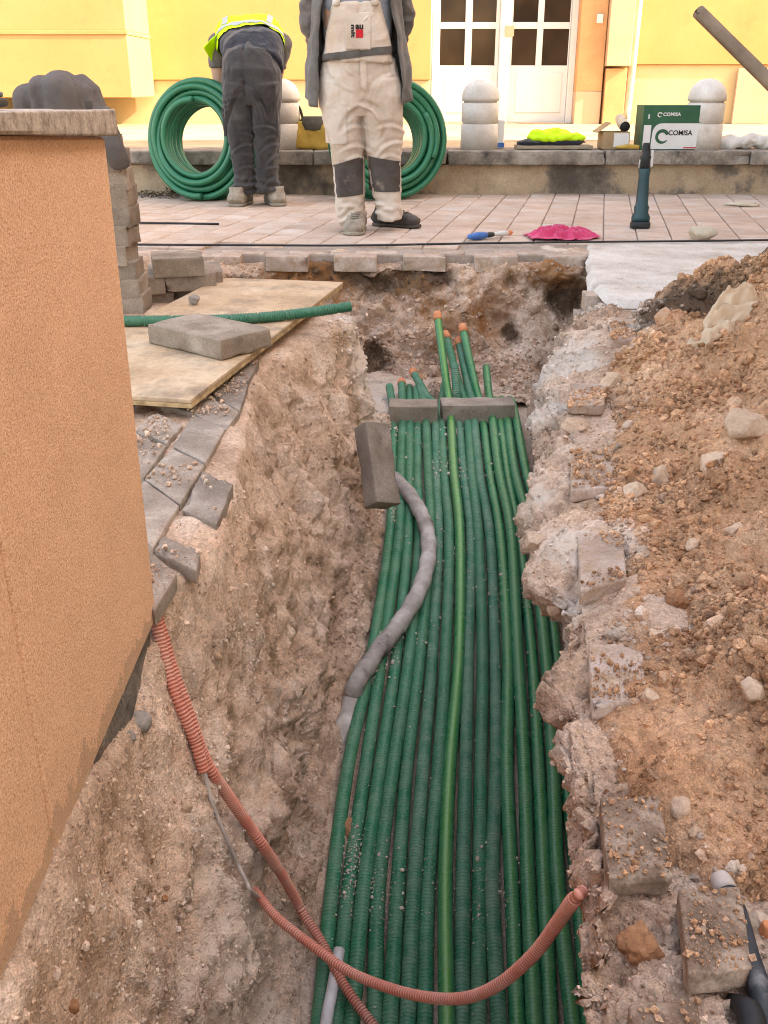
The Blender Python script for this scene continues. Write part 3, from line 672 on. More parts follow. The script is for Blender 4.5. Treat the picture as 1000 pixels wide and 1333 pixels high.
# loose clods and gravel: real grains, far too many to count
OCTA = (np.array([(1, 0, 0), (-1, 0, 0), (0, 1, 0), (0, -1, 0), (0, 0, 1), (0, 0, -1)], float) * 1.15, np.array([(0, 2, 4), (2, 1, 4), (1, 3, 4), (3, 0, 4), (2, 0, 5), (1, 2, 5), (3, 1, 5), (0, 3, 5)]))
def _clod(seed):
    V, F = ico(2); V = V.copy(); rg = np.random.default_rng(seed)
    for _ in range(9):
        n = rg.normal(size=3); n /= np.linalg.norm(n); V = V - n * np.maximum(V @ n - rg.uniform(.45, .85), 0)[:, None] * .95
    return V * (1.25 + .22 * fbm(V * 2.3 + seed, seed, 3))[:, None], F
CLODS = [_clod(500 + k) for k in range(6)]
def scatter(name, G, nG, count, rfun, weight, attrs, mat, sink=.25, bigsub=False):
    n, m = G.shape[:2]
    a = np.linalg.norm(np.cross(G[1:, :-1] - G[:-1, :-1], G[:-1, 1:] - G[:-1, :-1]), axis=-1) * weight[:-1, :-1]
    p = (a / a.sum()).ravel(); idx = RNG.choice(len(p), count, p=p); i, j = idx // (m - 1), idx % (m - 1)
    u, v = RNG.random(count)[:, None], RNG.random(count)[:, None]
    P = G[i, j] * (1 - u) * (1 - v) + G[i + 1, j] * u * (1 - v) + G[i, j + 1] * (1 - u) * v + G[i + 1, j + 1] * u * v
    r = rfun(P, count); Vs, Fs, As, off = [], [], {k: [] for k in attrs}, 0
    var = RNG.integers(0, 6, count)
    for sub, sel in [(0, r < .0042), (1, (r >= .0042) & (r < .0075))] + [(10 + k, (r >= .0075) & (var == k)) for k in range(6)]:
        ids = np.nonzero(sel)[0]
        if not len(ids): continue
        V0, F0 = OCTA if sub == 0 else ico(1) if sub == 1 else CLODS[sub - 10]
        K = len(ids); q = RNG.normal(size=(K, 4)); q /= np.linalg.norm(q, axis=1)[:, None]; w, x, y, z = q.T
        Rm = np.stack([1 - 2 * (y * y + z * z), 2 * (x * y - z * w), 2 * (x * z + y * w), 2 * (x * y + z * w), 1 - 2 * (x * x + z * z), 2 * (y * z - x * w), 2 * (x * z - y * w), 2 * (y * z + x * w), 1 - 2 * (x * x + y * y)], -1).reshape(K, 3, 3)
        sc = r[ids][:, None] * RNG.uniform(.65, 1.3, (K, 3))
        jit = 1 + .22 * RNG.normal(size=(K, len(V0), 1)).clip(-1.6, 1.6) * (.8 if sub < 2 else .14)
        V = np.einsum('kij,knj->kni', Rm, V0[None] * jit * sc[:, None, :]) + (P[ids] + nG[i[ids], j[ids]] * (r[ids] * (1 - 2 * sink) * .6)[:, None])[:, None]
        Vs.append(V.reshape(-1, 3)); Fs.append((F0[None] + (np.arange(K) * len(V0))[:, None, None] + off).reshape(-1, 3)); off += K * len(V0)
        for k, arr in attrs.items():
            val = np.broadcast_to(arr, (n, m))[i[ids], j[ids]]
            if k == 'tint': val = np.clip(val + RNG.normal(.06, .25, K) * (1 - .6 * np.clip(np.broadcast_to(attrs['dust'], (n, m))[i[ids], j[ids]], 0, 1)), 0, 1)
            if k == 'dust': val = val * 1.15 + RNG.normal(.03, .12, K)
            if k == 'rust': val = val + .35 * (RNG.random(K) < .03)
            As[k].append(np.repeat(val, len(V0)))
    me = mesh_np(name, np.vstack(Vs), np.vstack(Fs), False, None, {k: np.concatenate(v) for k, v in As.items()})
    o = link(name, me, mat); o['kind'] = 'stuff'; return o
def rn(lo, hi, sg):
    return lambda P, n: np.minimum(lo * np.exp(sg * np.abs(RNG.normal(size=n))), hi) * np.clip(.62 + .30 * P[:, 1], .62, 1.7)
def rf(lo, hi, k=2.6):
    return lambda P, n: (lo + (hi - lo) * RNG.random(n) ** k) * np.clip(.62 + .30 * P[:, 1], .62, 1.7)
trn = grid_normals(S); trn = trn * np.sign(np.sum(trn * nrm, -1, keepdims=True))
near = 1 / (0.25 + np.clip(Dg, 0, 9)) ** .8
wL = np.where(isL & (x_ > Lg - .01), near, 0) * (.35 + np.clip(.5 + 1.4 * nzb, 0, 1.6)) + np.where(isL & (Dg < 1.5) & (x_ < WX + .22), 1.8 * near, 0)
wR = np.where(isR & (x_ < Bg + .1), near, 0) * (.5 + np.clip(.5 + nzb, 0, 1))
wP = np.where(isL & (x_ <= Lg) & (x_ > Lg - .5) & (Dg > 1.55), 1.0, 0) * np.clip(.1 + nzb, 0, 1)
wF = np.where(~isL & ~isR, .35 * near, 0) + np.where(isL & (ci > nL - 30), 2.2 * near, 0)
tat = dict(dust=dust + .08, dark=dark, rust=rust, tint=tint)
scatter('gravel_grains', S, trn, 95000, rn(.0018, .012, .42), wL * 1.0 + wR * 1.9 + wP * .5 + wF, tat, M['soil'])
hn = grid_normals(Hh); hn = hn * np.sign(np.sum(hn * nh, -1, keepdims=True))
scatter('soil_clods', Hh, hn, 105000, rn(.0020, .024, .58), (1 / (.3 + np.clip(HY, 0, 9)) ** .7) * (.22 + np.clip(.4 + 1.6 * fbm(Hh * 3.3, 101, 3), 0, 2.2) ** 1.6) * (q < 1.6), dict(dust=hdust + .05, dark=hdark, rust=hrust, tint=htint), M['heapsoil'])
wn_ = grid_normals(W); wn_ = wn_ * np.sign(np.sum(wn_ * nw, -1, keepdims=True))
scatter('loose_rubble', W, wn_, 12000, rn(.0024, .018, .45), np.ones((ny, nx)) * (.4 + 1.2 * (T > .6)), dict(dust=.12, dark=darkw, rust=.25, tint=.5), M['soil'])

# ------------------------------------------------------------------ surrounding ground, pavement, terrace
WALLY = float(onz(750, 253)[1])                    # foot of the low wall
WALLH = float(ony(750, 196, WALLY)[2])
TERZ = WALLH - .03
bm = bmesh.new()
for (x0, y0, x1, y1) in ((-60, -60, -2.35, 60), (3.25, -60, 60, 60), (-2.35, -60, 3.25, -.2), (-2.35, 15, 3.25, 60)):
    bm.faces.new([bm.verts.new((x, y, -.085)) for x, y in ((x0, y0), (x1, y0), (x1, y1), (x0, y1))])
gme = bpy.data.meshes.new('ground'); bm.to_mesh(gme); bm.free()
struct('ground', gme, M['ground'])
PVY = 4.98
pv = struct('pavement', boxes('pavement', [(-8, PVY + .10, -.075, 8, WALLY + .15, -.012)], 0), M['joint'])
def chamfer_box(name, sx, sy, sz, c=.004):
    h = [(sx / 2, sy / 2, -sz), (sx / 2, sy / 2, -c), (sx / 2 - c, sy / 2 - c, 0)]
    V = [(a * X, b * Y, Z) for (X, Y, Z) in h for a, b in ((-1, -1), (1, -1), (1, 1), (-1, 1))]
    F = [(k * 4 + i, k * 4 + (i + 1) % 4, k * 4 + 4 + (i + 1) % 4, k * 4 + 4 + i) for k in range(2) for i in range(4)] + [(8, 9, 10, 11)]
    return mesh_np(name, V, F, False)
YAW = math.radians(-11.8); tw, tl = .187, .28
tme = chamfer_box('tile', tw - .006, tl - .006, .05); tme.materials.append(M['tile'])
ca_, sa_ = math.cos(YAW), math.sin(YAW); nt_ = 0; cand = []
for i in range(-30, 31):
    for j in range(-14, 15):
        u, v = i * tw, (j + (.5 if i % 2 else 0) * 0) * tl
        x, y = ca_ * u - sa_ * v, 6.6 + sa_ * u + ca_ * v
        if -3.2 < x < 4.4 and PVY + .38 < y < WALLY + .1: cand.append((abs(x - .45) - .12 * (y - 6), x, y))
cand.sort()
for k, (_, x, y) in enumerate(cand[:298]):
    o = link('tile', tme, None, pv, (x, y, random.uniform(-.003, .002)), (random.uniform(-.006, .006), random.uniform(-.006, .006), YAW))
# the sawn edge of the pavement: a course of paving bricks over the pit, with gaps
ebm = [rbox('brick', (.215, .108, .075), .004, 8, .006, 30 + k) for k in range(4)]
for m_ in ebm: m_.materials.append(M['duspaver'])
for k, px in enumerate((150, 200, 286, 374, 463, 553, 646, 738)):
    p = ony(px, 327, PVY + .04)
    link('brick', ebm[k % 4], None, pv, (p[0], PVY + .05 + random.uniform(-.012, .012), -.040), (random.uniform(-.02, .02), random.uniform(-.02, .02), random.uniform(-.03, .03)))
    link('brick', ebm[(k + 2) % 4], None, pv, (p[0] + .105, PVY + .165, -.043), (0, 0, random.uniform(-.02, .02)))
bed = np.stack(np.meshgrid(np.linspace(-2.6, 1.3, 240), np.linspace(PVY + .06, PVY + .42, 30), indexing='ij'), -1)
bz = -.062 + .022 * fbm(np.stack([bed[..., 0] * 9, bed[..., 1] * 9, 0 * bed[..., 0]], -1), 3, 4) + .040 * np.clip((bed[..., 1] - PVY - .1) / .12, 0, 1)
bz = bz - .16 * np.clip(1 - (bed[..., 1] - (PVY + .06)) / .03, 0, 1)
struct('sand_bed', mesh_np('sand_bed', np.concatenate([bed, bz[..., None]], -1).reshape(-1, 3), grid_faces(240, 30), True, None, dict(dust=.55 + .3 * fbm(np.concatenate([bed, bz[..., None]], -1) * 5, 4, 3), dark=0 * bz, rust=0 * bz, tint=.5 + 0 * bz)), M['soil'])
# lime-dusted paving on the right
c0, c1, c2, c3 = onz(765, 318), onz(765, 371), onz(797, 373), onz(797, 393)
def lime(x0, x1, y0, y1, zt, seed, th=.03, sk=0.0):
    nx_, ny_ = max(8, int((x1 - x0) / .02)), max(8, int((y1 - y0) / .02))
    gx, gy = np.meshgrid(np.linspace(x0, x1, nx_), np.linspace(y0, y1, ny_), indexing='ij')
    z = zt + .0015 * fbm(np.stack([gx * 6, gy * 6, 0 * gx], -1), seed, 4)
    e = np.minimum.reduce([gx - x0, x1 - gx, gy - y0, y1 - gy]); z = z - np.where(e < .004, th, 0)
    gx = gx + .005 * fbm(np.stack([gy * 12, gx * 0, gx * 0], -1), seed + 2, 3) * (e < .03)
    gy = gy + .005 * fbm(np.stack([gx * 12, gx * 0, gx * 0], -1), seed + 4, 3) * (e < .03)
    gx = gx + sk * (gy - y0) / (y1 - y0) * (x1 - gx) / (x1 - x0)
    V = np.stack([gx, gy, z], -1).reshape(-1, 3); F = grid_faces(nx_, ny_)[:, ::-1]
    return V, F
V, F = merge([lime(c1[0], 4.2, c1[1], c0[1] + .05, .006, 3, sk=c0[0] - c1[0]), lime(c3[0], 4.2, c3[1], c1[1] + .01, .004, 8)])
limeo = struct('lime_dusted_pavement', mesh_np('lime_dusted_pavement', V, F, True), M['lime'])
for k, (px, py) in enumerate(((782, 384), (815, 402), (858, 398))):
    p = onz(px, py - 6, 0)
    link('brick', ebm[k], None, limeo, (p[0] + (.03 if k else .055), p[1] + .07, -.062 - .006 * k), (0, 0, random.uniform(-.03, .03)))
p = onz(782, 384); link('brick', ebm[3], None, limeo, (p[0] + .05, p[1] + .20, -.145), (0, 0, .04))

# terrace and low wall
struct('terrace', boxes('terrace', [(-14, WALLY + .42, TERZ - .3, 14, 16, TERZ)], 0), M['terrace'])
lw = thing('low_wall', 'low stained retaining wall with a stone coping behind the two workers', 'wall', (0, WALLY, 0))
n1, n2 = 420, 34
gx, gz = np.meshgrid(np.linspace(-5, 6, n1), np.linspace(-.03, WALLH - .105, n2), indexing='ij')
gy = .028 + .010 * fbm(np.stack([gx * 5, gz * 8, 0 * gx], -1), 4, 4) - .012 * np.clip(fbm(np.stack([gx * 1.3, gz * 3, 0 * gx], -1), 9, 4), -.2, .2)
V, F = np.stack([gx, gy, gz], -1).reshape(-1, 3), grid_faces(n1, n2)
Vb, Fb = merge([(V, F)])
link('render', mesh_np('render', Vb, Fb, True), M['lowwall'], lw)
link('core', boxes('core', [(-5, .07, -.05, 6, .40, WALLH - .11)], 0), M['lowwall'], lw)
xx = -5.0; k = 0
while xx < 6:
    w = random.uniform(.9, 1.25)
    me = rbox('coping_stone', (w - .006, .46, .105), .012, 12, .010, 60 + k, 14)
    link('coping_stone', me, M['lowcap'], lw, (xx + w / 2, .19, WALLH - .0525)); xx += w; k += 1

# ------------------------------------------------------------------ the yellow building
BY = 14.6
def bX(px, py=60, y=BY): return float(ony(px, py, y)[0])
def bZ(py, px=500, y=BY): return float(ony(px, py, y)[2])
yb = thing('yellow_building', 'sunlit yellow building with white glazed double door behind the low wall', 'building', (0, BY, 0))
TOP = 6.5
dl, dr = bX(563), bX(751); pr = bX(786)
zb_l, zb_r = bZ(104), bZ(84)
def bb(lst, b=.006): return boxes('wall', [(a, c, e, d, f, g) for (a, c, e, d, f, g) in lst], b)
link('wall', bb([(-14, 0, zb_l, dl - .02, .4, TOP), (pr + .003, 0, zb_r, 14, .4, TOP), (dl - .02 + .003, .003, 2.62, pr, .4, TOP)]), M['ywall'], yb)
link('plinth', bb([(-14, .04, TERZ - .05, dl - .02, .38, zb_l - .003), (pr + .003, .04, TERZ - .05, 14, .38, zb_r - .003)]), M['yplinth'], yb)
link('pilaster', bb([(dr + .01, -.11, TERZ + .42, pr, .3, 2.61)]), M['opil'], yb)
link('pilaster_base', bb([(dr + .01, -.117, TERZ - .04, pr, .3, TERZ + .417)]), M['boxbeige'], yb)
mbx0, mbx1 = bX(787), bX(818)
link('meter_cabinet', bb([(mbx0, -.22, bZ(86, 800, BY - .2), mbx1, .02, bZ(-200, 800, BY))]), M['boxbeige'], yb)
link('cabinet_foot', bb([(mbx0 + .02, -.16, TERZ - .04, mbx1 - .02, .03, bZ(89, 800, BY - .2))]), M['opil'], yb)
by1 = 13.3; bx1 = bX(196)
bzb = float(ony(160, 127, by1)[2]); czz = float(ony(90, 43, by1)[2])
link('bay', bb([(-14, by1 - BY, bzb, bx1, -.002, czz - .02), (-14, by1 - BY, czz + .03, bx1, -.002, TOP)]), M['ywall'], yb)
link('bay_ledge', bb([(-14, by1 - BY - .012, czz - .018, bx1 + .012, -.003, czz + .028)]), M['ywall'], yb)
link('wall_base', bb([(-14, -.03, TERZ - .04, bX(40), .035, bzb - .2)]), M['yplinth'], yb)
link('pink_panel', bb([(bX(965), -.02, TERZ, bX(1010), .02, zb_r - .05)]), M['pinkpanel'], yb)
link('cornice', bb([(-14, -.25, TOP + .003, 14, .6, TOP + .25)]), M['yplinth'], yb)
dpx = bX(822)
dp = link('downpipe', tube('downpipe', [(dpx + .05, -.09, TOP), (dpx + .02, -.09, 1.6), (dpx, -.09, TERZ + .16), (dpx - .02, -.16, TERZ + .06)], .055, sides=14, step=.3), M['pipegrey'], yb)
link('bracket', boxes('bracket', [(dpx - .14, -.10, .84, dpx + .14, -.07, .86)], 0), M['pipegrey'], dp)
link('doorbell_plate', boxes('doorbell_plate', [(bX(772), -.135, bZ(31), bX(780), -.11, bZ(19))], .003), M['white'], yb)
# double door
DY = .12
zs_ = TERZ
fr = [(dl, DY - .05, zs_, dl + .10, DY + .06, 2.6), (dr - .075, DY - .05, zs_, dr + .009, DY + .06, 2.6), (dl + .103, DY - .05, 2.5, dr - .078, DY + .06, 2.6), (bX(651), DY - .06, zs_, bX(666), DY + .05, 2.5)]
link('door_frame', boxes('door_frame', fr, .006), M['white'], yb)
pz = [(bZ(85), bZ(37)), (bZ(28), bZ(-25)), (bZ(-33), bZ(-84))]
for (cols, x0, x1, hx_) in ((((573, 606), (615, 646)), dl + .104, bX(651) - .004, None), (((668, 700), (708, 742)), bX(666) + .004, dr - .08, bX(669))):
    xs = [(bX(a), bX(b)) for a, b in cols]
    bars = [(x0, DY, zs_ + .02, x1, DY + .04, pz[0][0])]
    prevz = pz[0][0]
    vx = [x0, xs[0][0], xs[0][1], xs[1][0], xs[1][1], x1]
    for s in (0, 2, 4): bars.append((vx[s], DY, pz[0][0] + .002, vx[s + 1], DY + .04, 2.49))
    for (za, zb2) in ((pz[0][1], pz[1][0]), (pz[1][1], pz[2][0]), (pz[2][1], 2.49)):
        for (a, b) in xs: bars.append((a + .001, DY + .002, za, b - .001, DY + .038, zb2))
    leaf = link('door_leaf', boxes('door_leaf', bars, .004), M['white'], yb)
    for (za, zb2) in pz:
        for (a, b) in xs: link('pane', boxes('pane', [(a - .005, DY + .018, za - .005, b + .005, DY + .026, zb2 + .005)], 0), M['glass'], leaf)
    link('lower_panel', boxes('lower_panel', [(x0 + .09, DY - .012, zs_ + .14, x1 - .07, DY + .01, pz[0][0] - .09)], .008), M['white'], leaf)
    if hx_:
        link('handle', boxes('handle', [(hx_ - .12, DY - .075, bZ(47), hx_ + .0, DY - .05, bZ(33)), (hx_ - .05, DY - .05, bZ(44), hx_ - .02, DY, bZ(38))], .003), M['boxbeige'], leaf)
link('threshold', boxes('threshold', [(dl, -.05, TERZ - .02, dr, DY - .06, TERZ + .015)], .004), M['terrace'], yb)
# the house on the right, out of frame, whose shade lies over the trench
nbx, nby = 4.35, 8.75
nb = thing('neighbouring_house', 'tall pale house on the right whose shade lies over the trench', 'building', (nbx + 4, 0, 0))
link('wall', boxes('wall', [(-4, -10, -.08, 4, nby, 6.3)], .01), M['neighbour'], nb)
link('plinth', boxes('plinth', [(-4.04, -10, -.08, -4.002, nby, .6)], .004), M['opil'], nb)
link('cornice', boxes('cornice', [(-4.2, -10.2, 6.303, 4.2, nby + .15, 6.5)], .01), M['yplinth'], nb)
for yy in (-6, -3, 0, 3, 6):
    for zz in (1.3, 4.2):
        f = link('window', boxes('window', [(-4.05, yy - .5, zz, -4.003, yy + .5, zz + .08), (-4.05, yy - .5, zz + 1.42, -4.003, yy + .5, zz + 1.5), (-4.05, yy - .5, zz + .083, -4.003, yy - .42, zz + 1.417), (-4.05, yy + .42, zz + .083, -4.003, yy + .5, zz + 1.417)], 0), M['white'], nb)
        link('pane', boxes('pane', [(-4.03, yy - .42, zz + .08, -4.006, yy + .42, zz + 1.42)], 0), M['glass'], f)

# ------------------------------------------------------------------ the orange garden wall on the left
CY = 1.415
ow = thing('garden_wall', 'orange stuccoed garden wall with a stone cap at the left', 'wall', (WX - .16, CY, 0))
z1 = float(onx(137, 178, WX)[2])
sbm = boxes('stucco_body', [(-.16, -.54, -.03, .16, 0, z1), (-.16, -2.6, -.03, .16, -.545, z1)], .004)
SV = verts(sbm); SV[:, 2] += np.where(SV[:, 2] > .3, .021 * np.minimum(-SV[:, 1], .54) / .45, 0); setv(sbm, SV)
link('stucco_body', sbm, M['stucco'], ow)
nf1, nf2 = 160, 30
gy, gz = np.meshgrid(np.linspace(-2.6, .0, nf1), np.linspace(-.5, -.025, nf2), indexing='ij')
gx = .150 + .014 * fbm(np.stack([gy * 9, gz * 9, 0 * gy], -1), 4, 4)
link('foundation', mesh_np('foundation', np.stack([gx, gy, gz], -1).reshape(-1, 3), grid_faces(nf1, nf2)), M['foundation'], ow)
link('foundation_end', boxes('foundation_end', [(-.15, -.3, -.5, .14, -.003, -.028)], .004), M['foundation'], ow)
seg = [(-2.6, -1.2), (-1.196, .018)]
for k, (a, b) in enumerate(seg):
    cme = rbox('cap_stone', (.348, b - a, .034), .003, 24, .0018, 70 + k, 30); CV = verts(cme); tt = np.clip(-(CV[:, 1] + (a + b) / 2), 0, .54) / .45
    CV[:, 2] += (.014 - .007 * np.clip(CV[:, 2] / .017, -1, 1)) * tt; setv(cme, CV)
    link('cap_stone', cme, M['capstone'], ow, (.0, (a + b) / 2, z1 + .0175))

# ------------------------------------------------------------------ green pipes in the trench
rowsPx = [(1333, 414, 766), (1150, 432, 750), (1000, 456, 738), (850, 484, 724), (700, 506, 704), (620, 510, 684), (560, 512, 674), (528, 513, 668)]
NP = 16; PR = .0176
ends = {0: (507, 503), 1: (523, 499), 2: (533, 504), 3: (543, 505), 4: (545, 494), 5: (539, 486), 6: (579, 500), 7: (570, 414), 8: (592, 474), 9: (581, 439), 10: (598, 447), 11: (603, 430), 12: (633, 478)}
capd = {1, 4, 5, 7, 9, 10, 11}
ordn = ['first', 'second', 'third', 'fourth', 'fifth', 'sixth', 'seventh', 'eighth', 'ninth', 'tenth', 'eleventh', 'twelfth', 'thirteenth', 'fourteenth', 'fifteenth', 'sixteenth']
for i in range(NP):
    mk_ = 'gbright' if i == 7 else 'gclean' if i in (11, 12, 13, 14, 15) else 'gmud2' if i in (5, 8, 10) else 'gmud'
    pts = []
    for (py, xl, xr) in rowsPx:
        t = i / (NP - 1)
        wob = math.sin(py * .011 + i * 1.7) * 1.6 + math.sin(py * .023 + i * 2.9) * .9
        p = onpipe(xl + (xr - xl) * t + wob * (py / 900), py)
        p[2] += .006 * math.sin(i * 2.3 + py * .008) + (.012 if i in (7, 12, 14) else 0)
        pts.append(p)
    d = pts[0] - pts[1]; d[2] = d[1] * .16
    pts = [pts[0] + d * 1.6, pts[0] + d * .7] + pts
    Dlast = pts[-1][1]; cap = None
    if i in ends:
        e = ends[i]
        if e[1] > 480:
            ep = onpipe(*e) + np.array([0, 0, .02]); ep = ony(e[0], e[1], Dlast + .22 + .04 * (i % 3))
        else:
            ep = ony(e[0], e[1], 4.40 if i != 8 else 4.2)
        midp = pts[-1] + (ep - pts[-1]) * .35 + np.array([0, 0, -.012])
        pts += [midp, ep]
        if i in capd: cap = (ep, ep - midp)
    else:
        pts.append(pts[-1] + np.array([.004, .14, -.02]))
    V, F, uv = tube_vf(pts, PR, sides=16, step=.02)
    name = 'green_pipe'
    side = 'the left bank' if i < 8 else 'the right bank'
    num = ordn[i] if i < 8 else ordn[NP - 1 - i]
    lab = {'gmud': 'muddy dark green ribbed pipe', 'gmud2': 'dusty grey-green ribbed pipe', 'gclean': 'clean glossy green pipe', 'gbright': 'bright green pipe with a painted-on highlight'}[mk_]
    root = thing(name, '%s on the trench floor, %s from %s' % (lab, num, side), 'pipe', tuple(pts[5]), group='green pipes laid along the trench')
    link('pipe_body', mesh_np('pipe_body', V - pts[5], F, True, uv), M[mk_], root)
    if cap:
        d = cap[1] / np.linalg.norm(cap[1])
        link('end_cap', tube('end_cap', [cap[0] - d * .012 - pts[5], cap[0] + d * .012 - pts[5], cap[0] + d * .030 - pts[5]], [PR * 1.12, PR * 1.12, PR * .9], sides=14, step=.01), M['orange'], root)

_pg = []
for py_ in np.linspace(560, 1360, 130):
    xl_ = np.interp(py_, [560, 700, 1000, 1333], [512, 506, 456, 414]); xr_ = np.interp(py_, [560, 700, 850, 1000, 1333], [674, 704, 724, 738, 766]); _pg.append([onpipe(x, py_) + [0, 0, PR * .62] for x in np.linspace(xl_, xr_, 70)])
_pg = np.array(_pg); _up = np.zeros_like(_pg); _up[..., 2] = 1
scatter('pipe_grit', _pg, _up, 3200, rn(.0010, .006, .5), np.clip(.15 + 1.3 * fbm(_pg * 4, 401, 3), .03, 2) * (1 + 2.5 * gb(np.linspace(0, 1, 70)[None, :], 0, .12)) / (.4 + _pg[..., 1]), dict(dust=.75, dark=0.0, rust=0.0, tint=.62), M['soil'], sink=.1)

# pavers weighing the pipes down
def slab(name, label, center, size, rot, seed, mat='brick', cat='paving brick', group=None, n=14, rough=.0035):
    me = rbox(name, size, .0045, n, rough, seed, 22)
    return tag(link(name, me, M[mat], None, tuple(center), rot), label, cat, group)
pA = onpipe(538, 538); pB = onpipe(621, 536)
zS = float(pipe_z(3.62)) + PR + .047
slab('paving_brick', 'shorter chipped paving brick lying across the green pipes, next to its longer twin', onz(538, 537, zS), (.20, .10, .088), (.05, 0, -.03), 1)
slab('paving_brick', 'longer grey paving brick lying across the green pipes below the risers', onz(621, 535, zS), (.302, .10, .088), (.05, 0, .035), 2)
c = ony(491, 606, 2.90)
slab('paving_brick', 'grey paving slab leaning on end against the left bank above the hose', c, (.095, .07, .27), (math.radians(-36), math.radians(17), math.radians(34)), 3)

# muddy hose
hp = [(512, 622), (532, 642), (553, 680), (558, 722), (546, 768), (520, 812), (490, 850), (464, 890), (450, 935), (436, 985), (420, 1050)]
lift = [.03, .035, .04, .042, .042, .042, .04, .035, .02, .0, -.02]
P = []
for (p, l) in zip(hp, lift):
    q0 = onpipe(*p); d = ray(*p); q1 = q0 - d / np.linalg.norm(d) * l * 1.6; P.append(q1)
P[-3] = hit(455, 915, .020); P[-2] = hit(447, 950, -.004); P[-1] = hit(441, 985, -.05)
solo('muddy_hose', tube('muddy_hose', P, lambda L: 0.0262 + .0016 * np.sin(L * 60) + .001 * np.sin(L * 151 + 1), sides=20, step=.008), M['hose'], 'thick grey muddy hose curving over the green pipes into the left bank', 'hose')
P = [onpipe(442, 1250) + [0, 0, .03], onpipe(434, 1300) + [0, 0, .035], onpipe(426, 1345) + [0, 0, .04], onpipe(418, 1420) + [0, 0, .04]]
solo('white_pipe', tube('white_pipe', P, .0125, sides=16, step=.02), M['whitepipe'], 'short dusty white pipe beside the green pipes under the red conduit', 'pipe')

# red corrugated conduits
def ribbed(r, pitch=.0064, amp=.0014): return lambda L: r + amp * np.sin(2 * np.pi * L / pitch)
RR = .0098
def lay(px, lift, step=9):
    Q = catmull(np.array([(a, b, 0.0) for a, b in px]), step)[:, :2]; dirs = [ray(*q_) / np.linalg.norm(ray(*q_)) for q_ in Q]
    d0 = np.array([np.linalg.norm(hit(*q_) - ORG) for q_ in Q]); n = len(d0)
    dm = np.array([d0[max(0, i - 3):i + 4].min() for i in range(n)]); ds_ = np.array([dm[max(0, i - 4):i + 5].mean() for i in range(n)])
    ds_ = .6 * np.minimum(ds_, d0) + .4 * ds_
    return [ORG + d * (r - lift) for d, r in zip(dirs, ds_)]
pa = lay([(205, 800), (222, 862), (245, 925), (268, 990), (300, 1040), (335, 1090), (368, 1140), (396, 1192)], RR)
pe = [onpipe(420, 1250) + [0, 0, .05], onpipe(447, 1300) + [0, 0, .045], onpipe(480, 1345) + [0, 0, .04], onpipe(540, 1420) + [0, 0, .04]]
def keep_mono(P, lo=.02):
    return [np.asarray(p, float) for p in P]
solo('red_conduit', tube('red_conduit', keep_mono(pa + pe), ribbed(RR), sides=14, step=.0012), M['red'], 'long red corrugated conduit running from the wall corner down across the pipes', 'conduit', 'red corrugated conduits')
pb = lay([(202, 802), (214, 858), (233, 915), (250, 955), (266, 1004)], RR * 1.3)
solo('red_conduit', tube('red_conduit', pb, ribbed(RR * .95), sides=14, step=.0012), M['red'], 'short red corrugated conduit with a cable coming out of its lower end', 'conduit', 'red corrugated conduits')
pc0 = hit(327, 1160, RR)
pd_ = [pb[-2], pb[-1]] + lay([(272, 1030), (278, 1050), (296, 1095), (312, 1130), (327, 1160)], .006) + [hit(338, 1172, RR)]
solo('grey_cable', tube('grey_cable', pd_, .0038, sides=10, step=.01), M['cable'], 'thin dusty grey cable joining the two red conduits on the left bank', 'cable')
eR = hit(764, 1166, .0, tree=BV); zl, zr = np.linalg.norm(pc0 - ORG), np.linalg.norm(eR - ORG)
cp = [(327, 1158), (358, 1192), (400, 1226), (450, 1262), (500, 1284), (555, 1298), (605, 1299), (650, 1281), (695, 1242), (728, 1198), (750, 1168)]
P = []
for k, p in enumerate(cp):
    t = k / (len(cp) - 1); dpth = zl + (zr - zl) * t + .05 * math.sin(math.pi * t); d = ray(*p); dpth = min(dpth, np.linalg.norm(onpipe(*p) - ORG) - .05); P.append(ORG + d / np.linalg.norm(d) * dpth)
P[0] = pc0
P.append(hit(764, 1156, -.004, tree=BVA)); P.append(hit(775, 1146, -.03, tree=BVA))
solo('red_conduit', tube('red_conduit', P, (lambda L: ribbed(RR * .77)(L) * (1 - .35 * np.clip((L - L.max() + .07) / .05, 0, 1))), sides=14, step=.0012), M['red'], 'red corrugated conduit hanging across the trench into the right bank', 'conduit', 'red corrugated conduits')

# ------------------------------------------------------------------ paving left of the trench
def quad_paver(parent, px4, seed, mat='paver', z=0.0, th=.034, tilt=0):
    P = np.array([onz(a, b, z) for a, b in px4]); c = P.mean(0)
    l1 = np.linalg.norm((P[1] - P[0] + P[2] - P[3]) / 2); l2 = np.linalg.norm((P[3] - P[0] + P[2] - P[1]) / 2)
    V, F = rbox_vf((l1 + (.001 if mat == 'paver' else -.004), l2 + (.001 if mat == 'paver' else -.004), th), .004, 13, .004, seed, 26)
    u = (V[:, 0] / l1 + .5)[:, None]; v = (V[:, 1] / l2 + .5)[:, None]
    W_ = P[0] * (1 - u) * (1 - v) + P[1] * u * (1 - v) + P[2] * u * v + P[3] * (1 - u) * v - c
    V = np.concatenate([W_[:, :2], V[:, 2:] - th / 2], 1)
    return link('brick', fix_normals(mesh_np('brick', V, F)), M[mat], parent, (c[0], c[1], z + random.uniform(-.003, .003)), (random.uniform(-.010, .010), random.uniform(-.010, .010) + (.02 if mat == 'paver' else .0), 0))
lp = bpy.data.objects.new('left_pavement', None); COL.objects.link(lp); lp['kind'] = 'structure'
cz = lambda a, b: (140 + a / 2.778, 440 + b / 2.778)
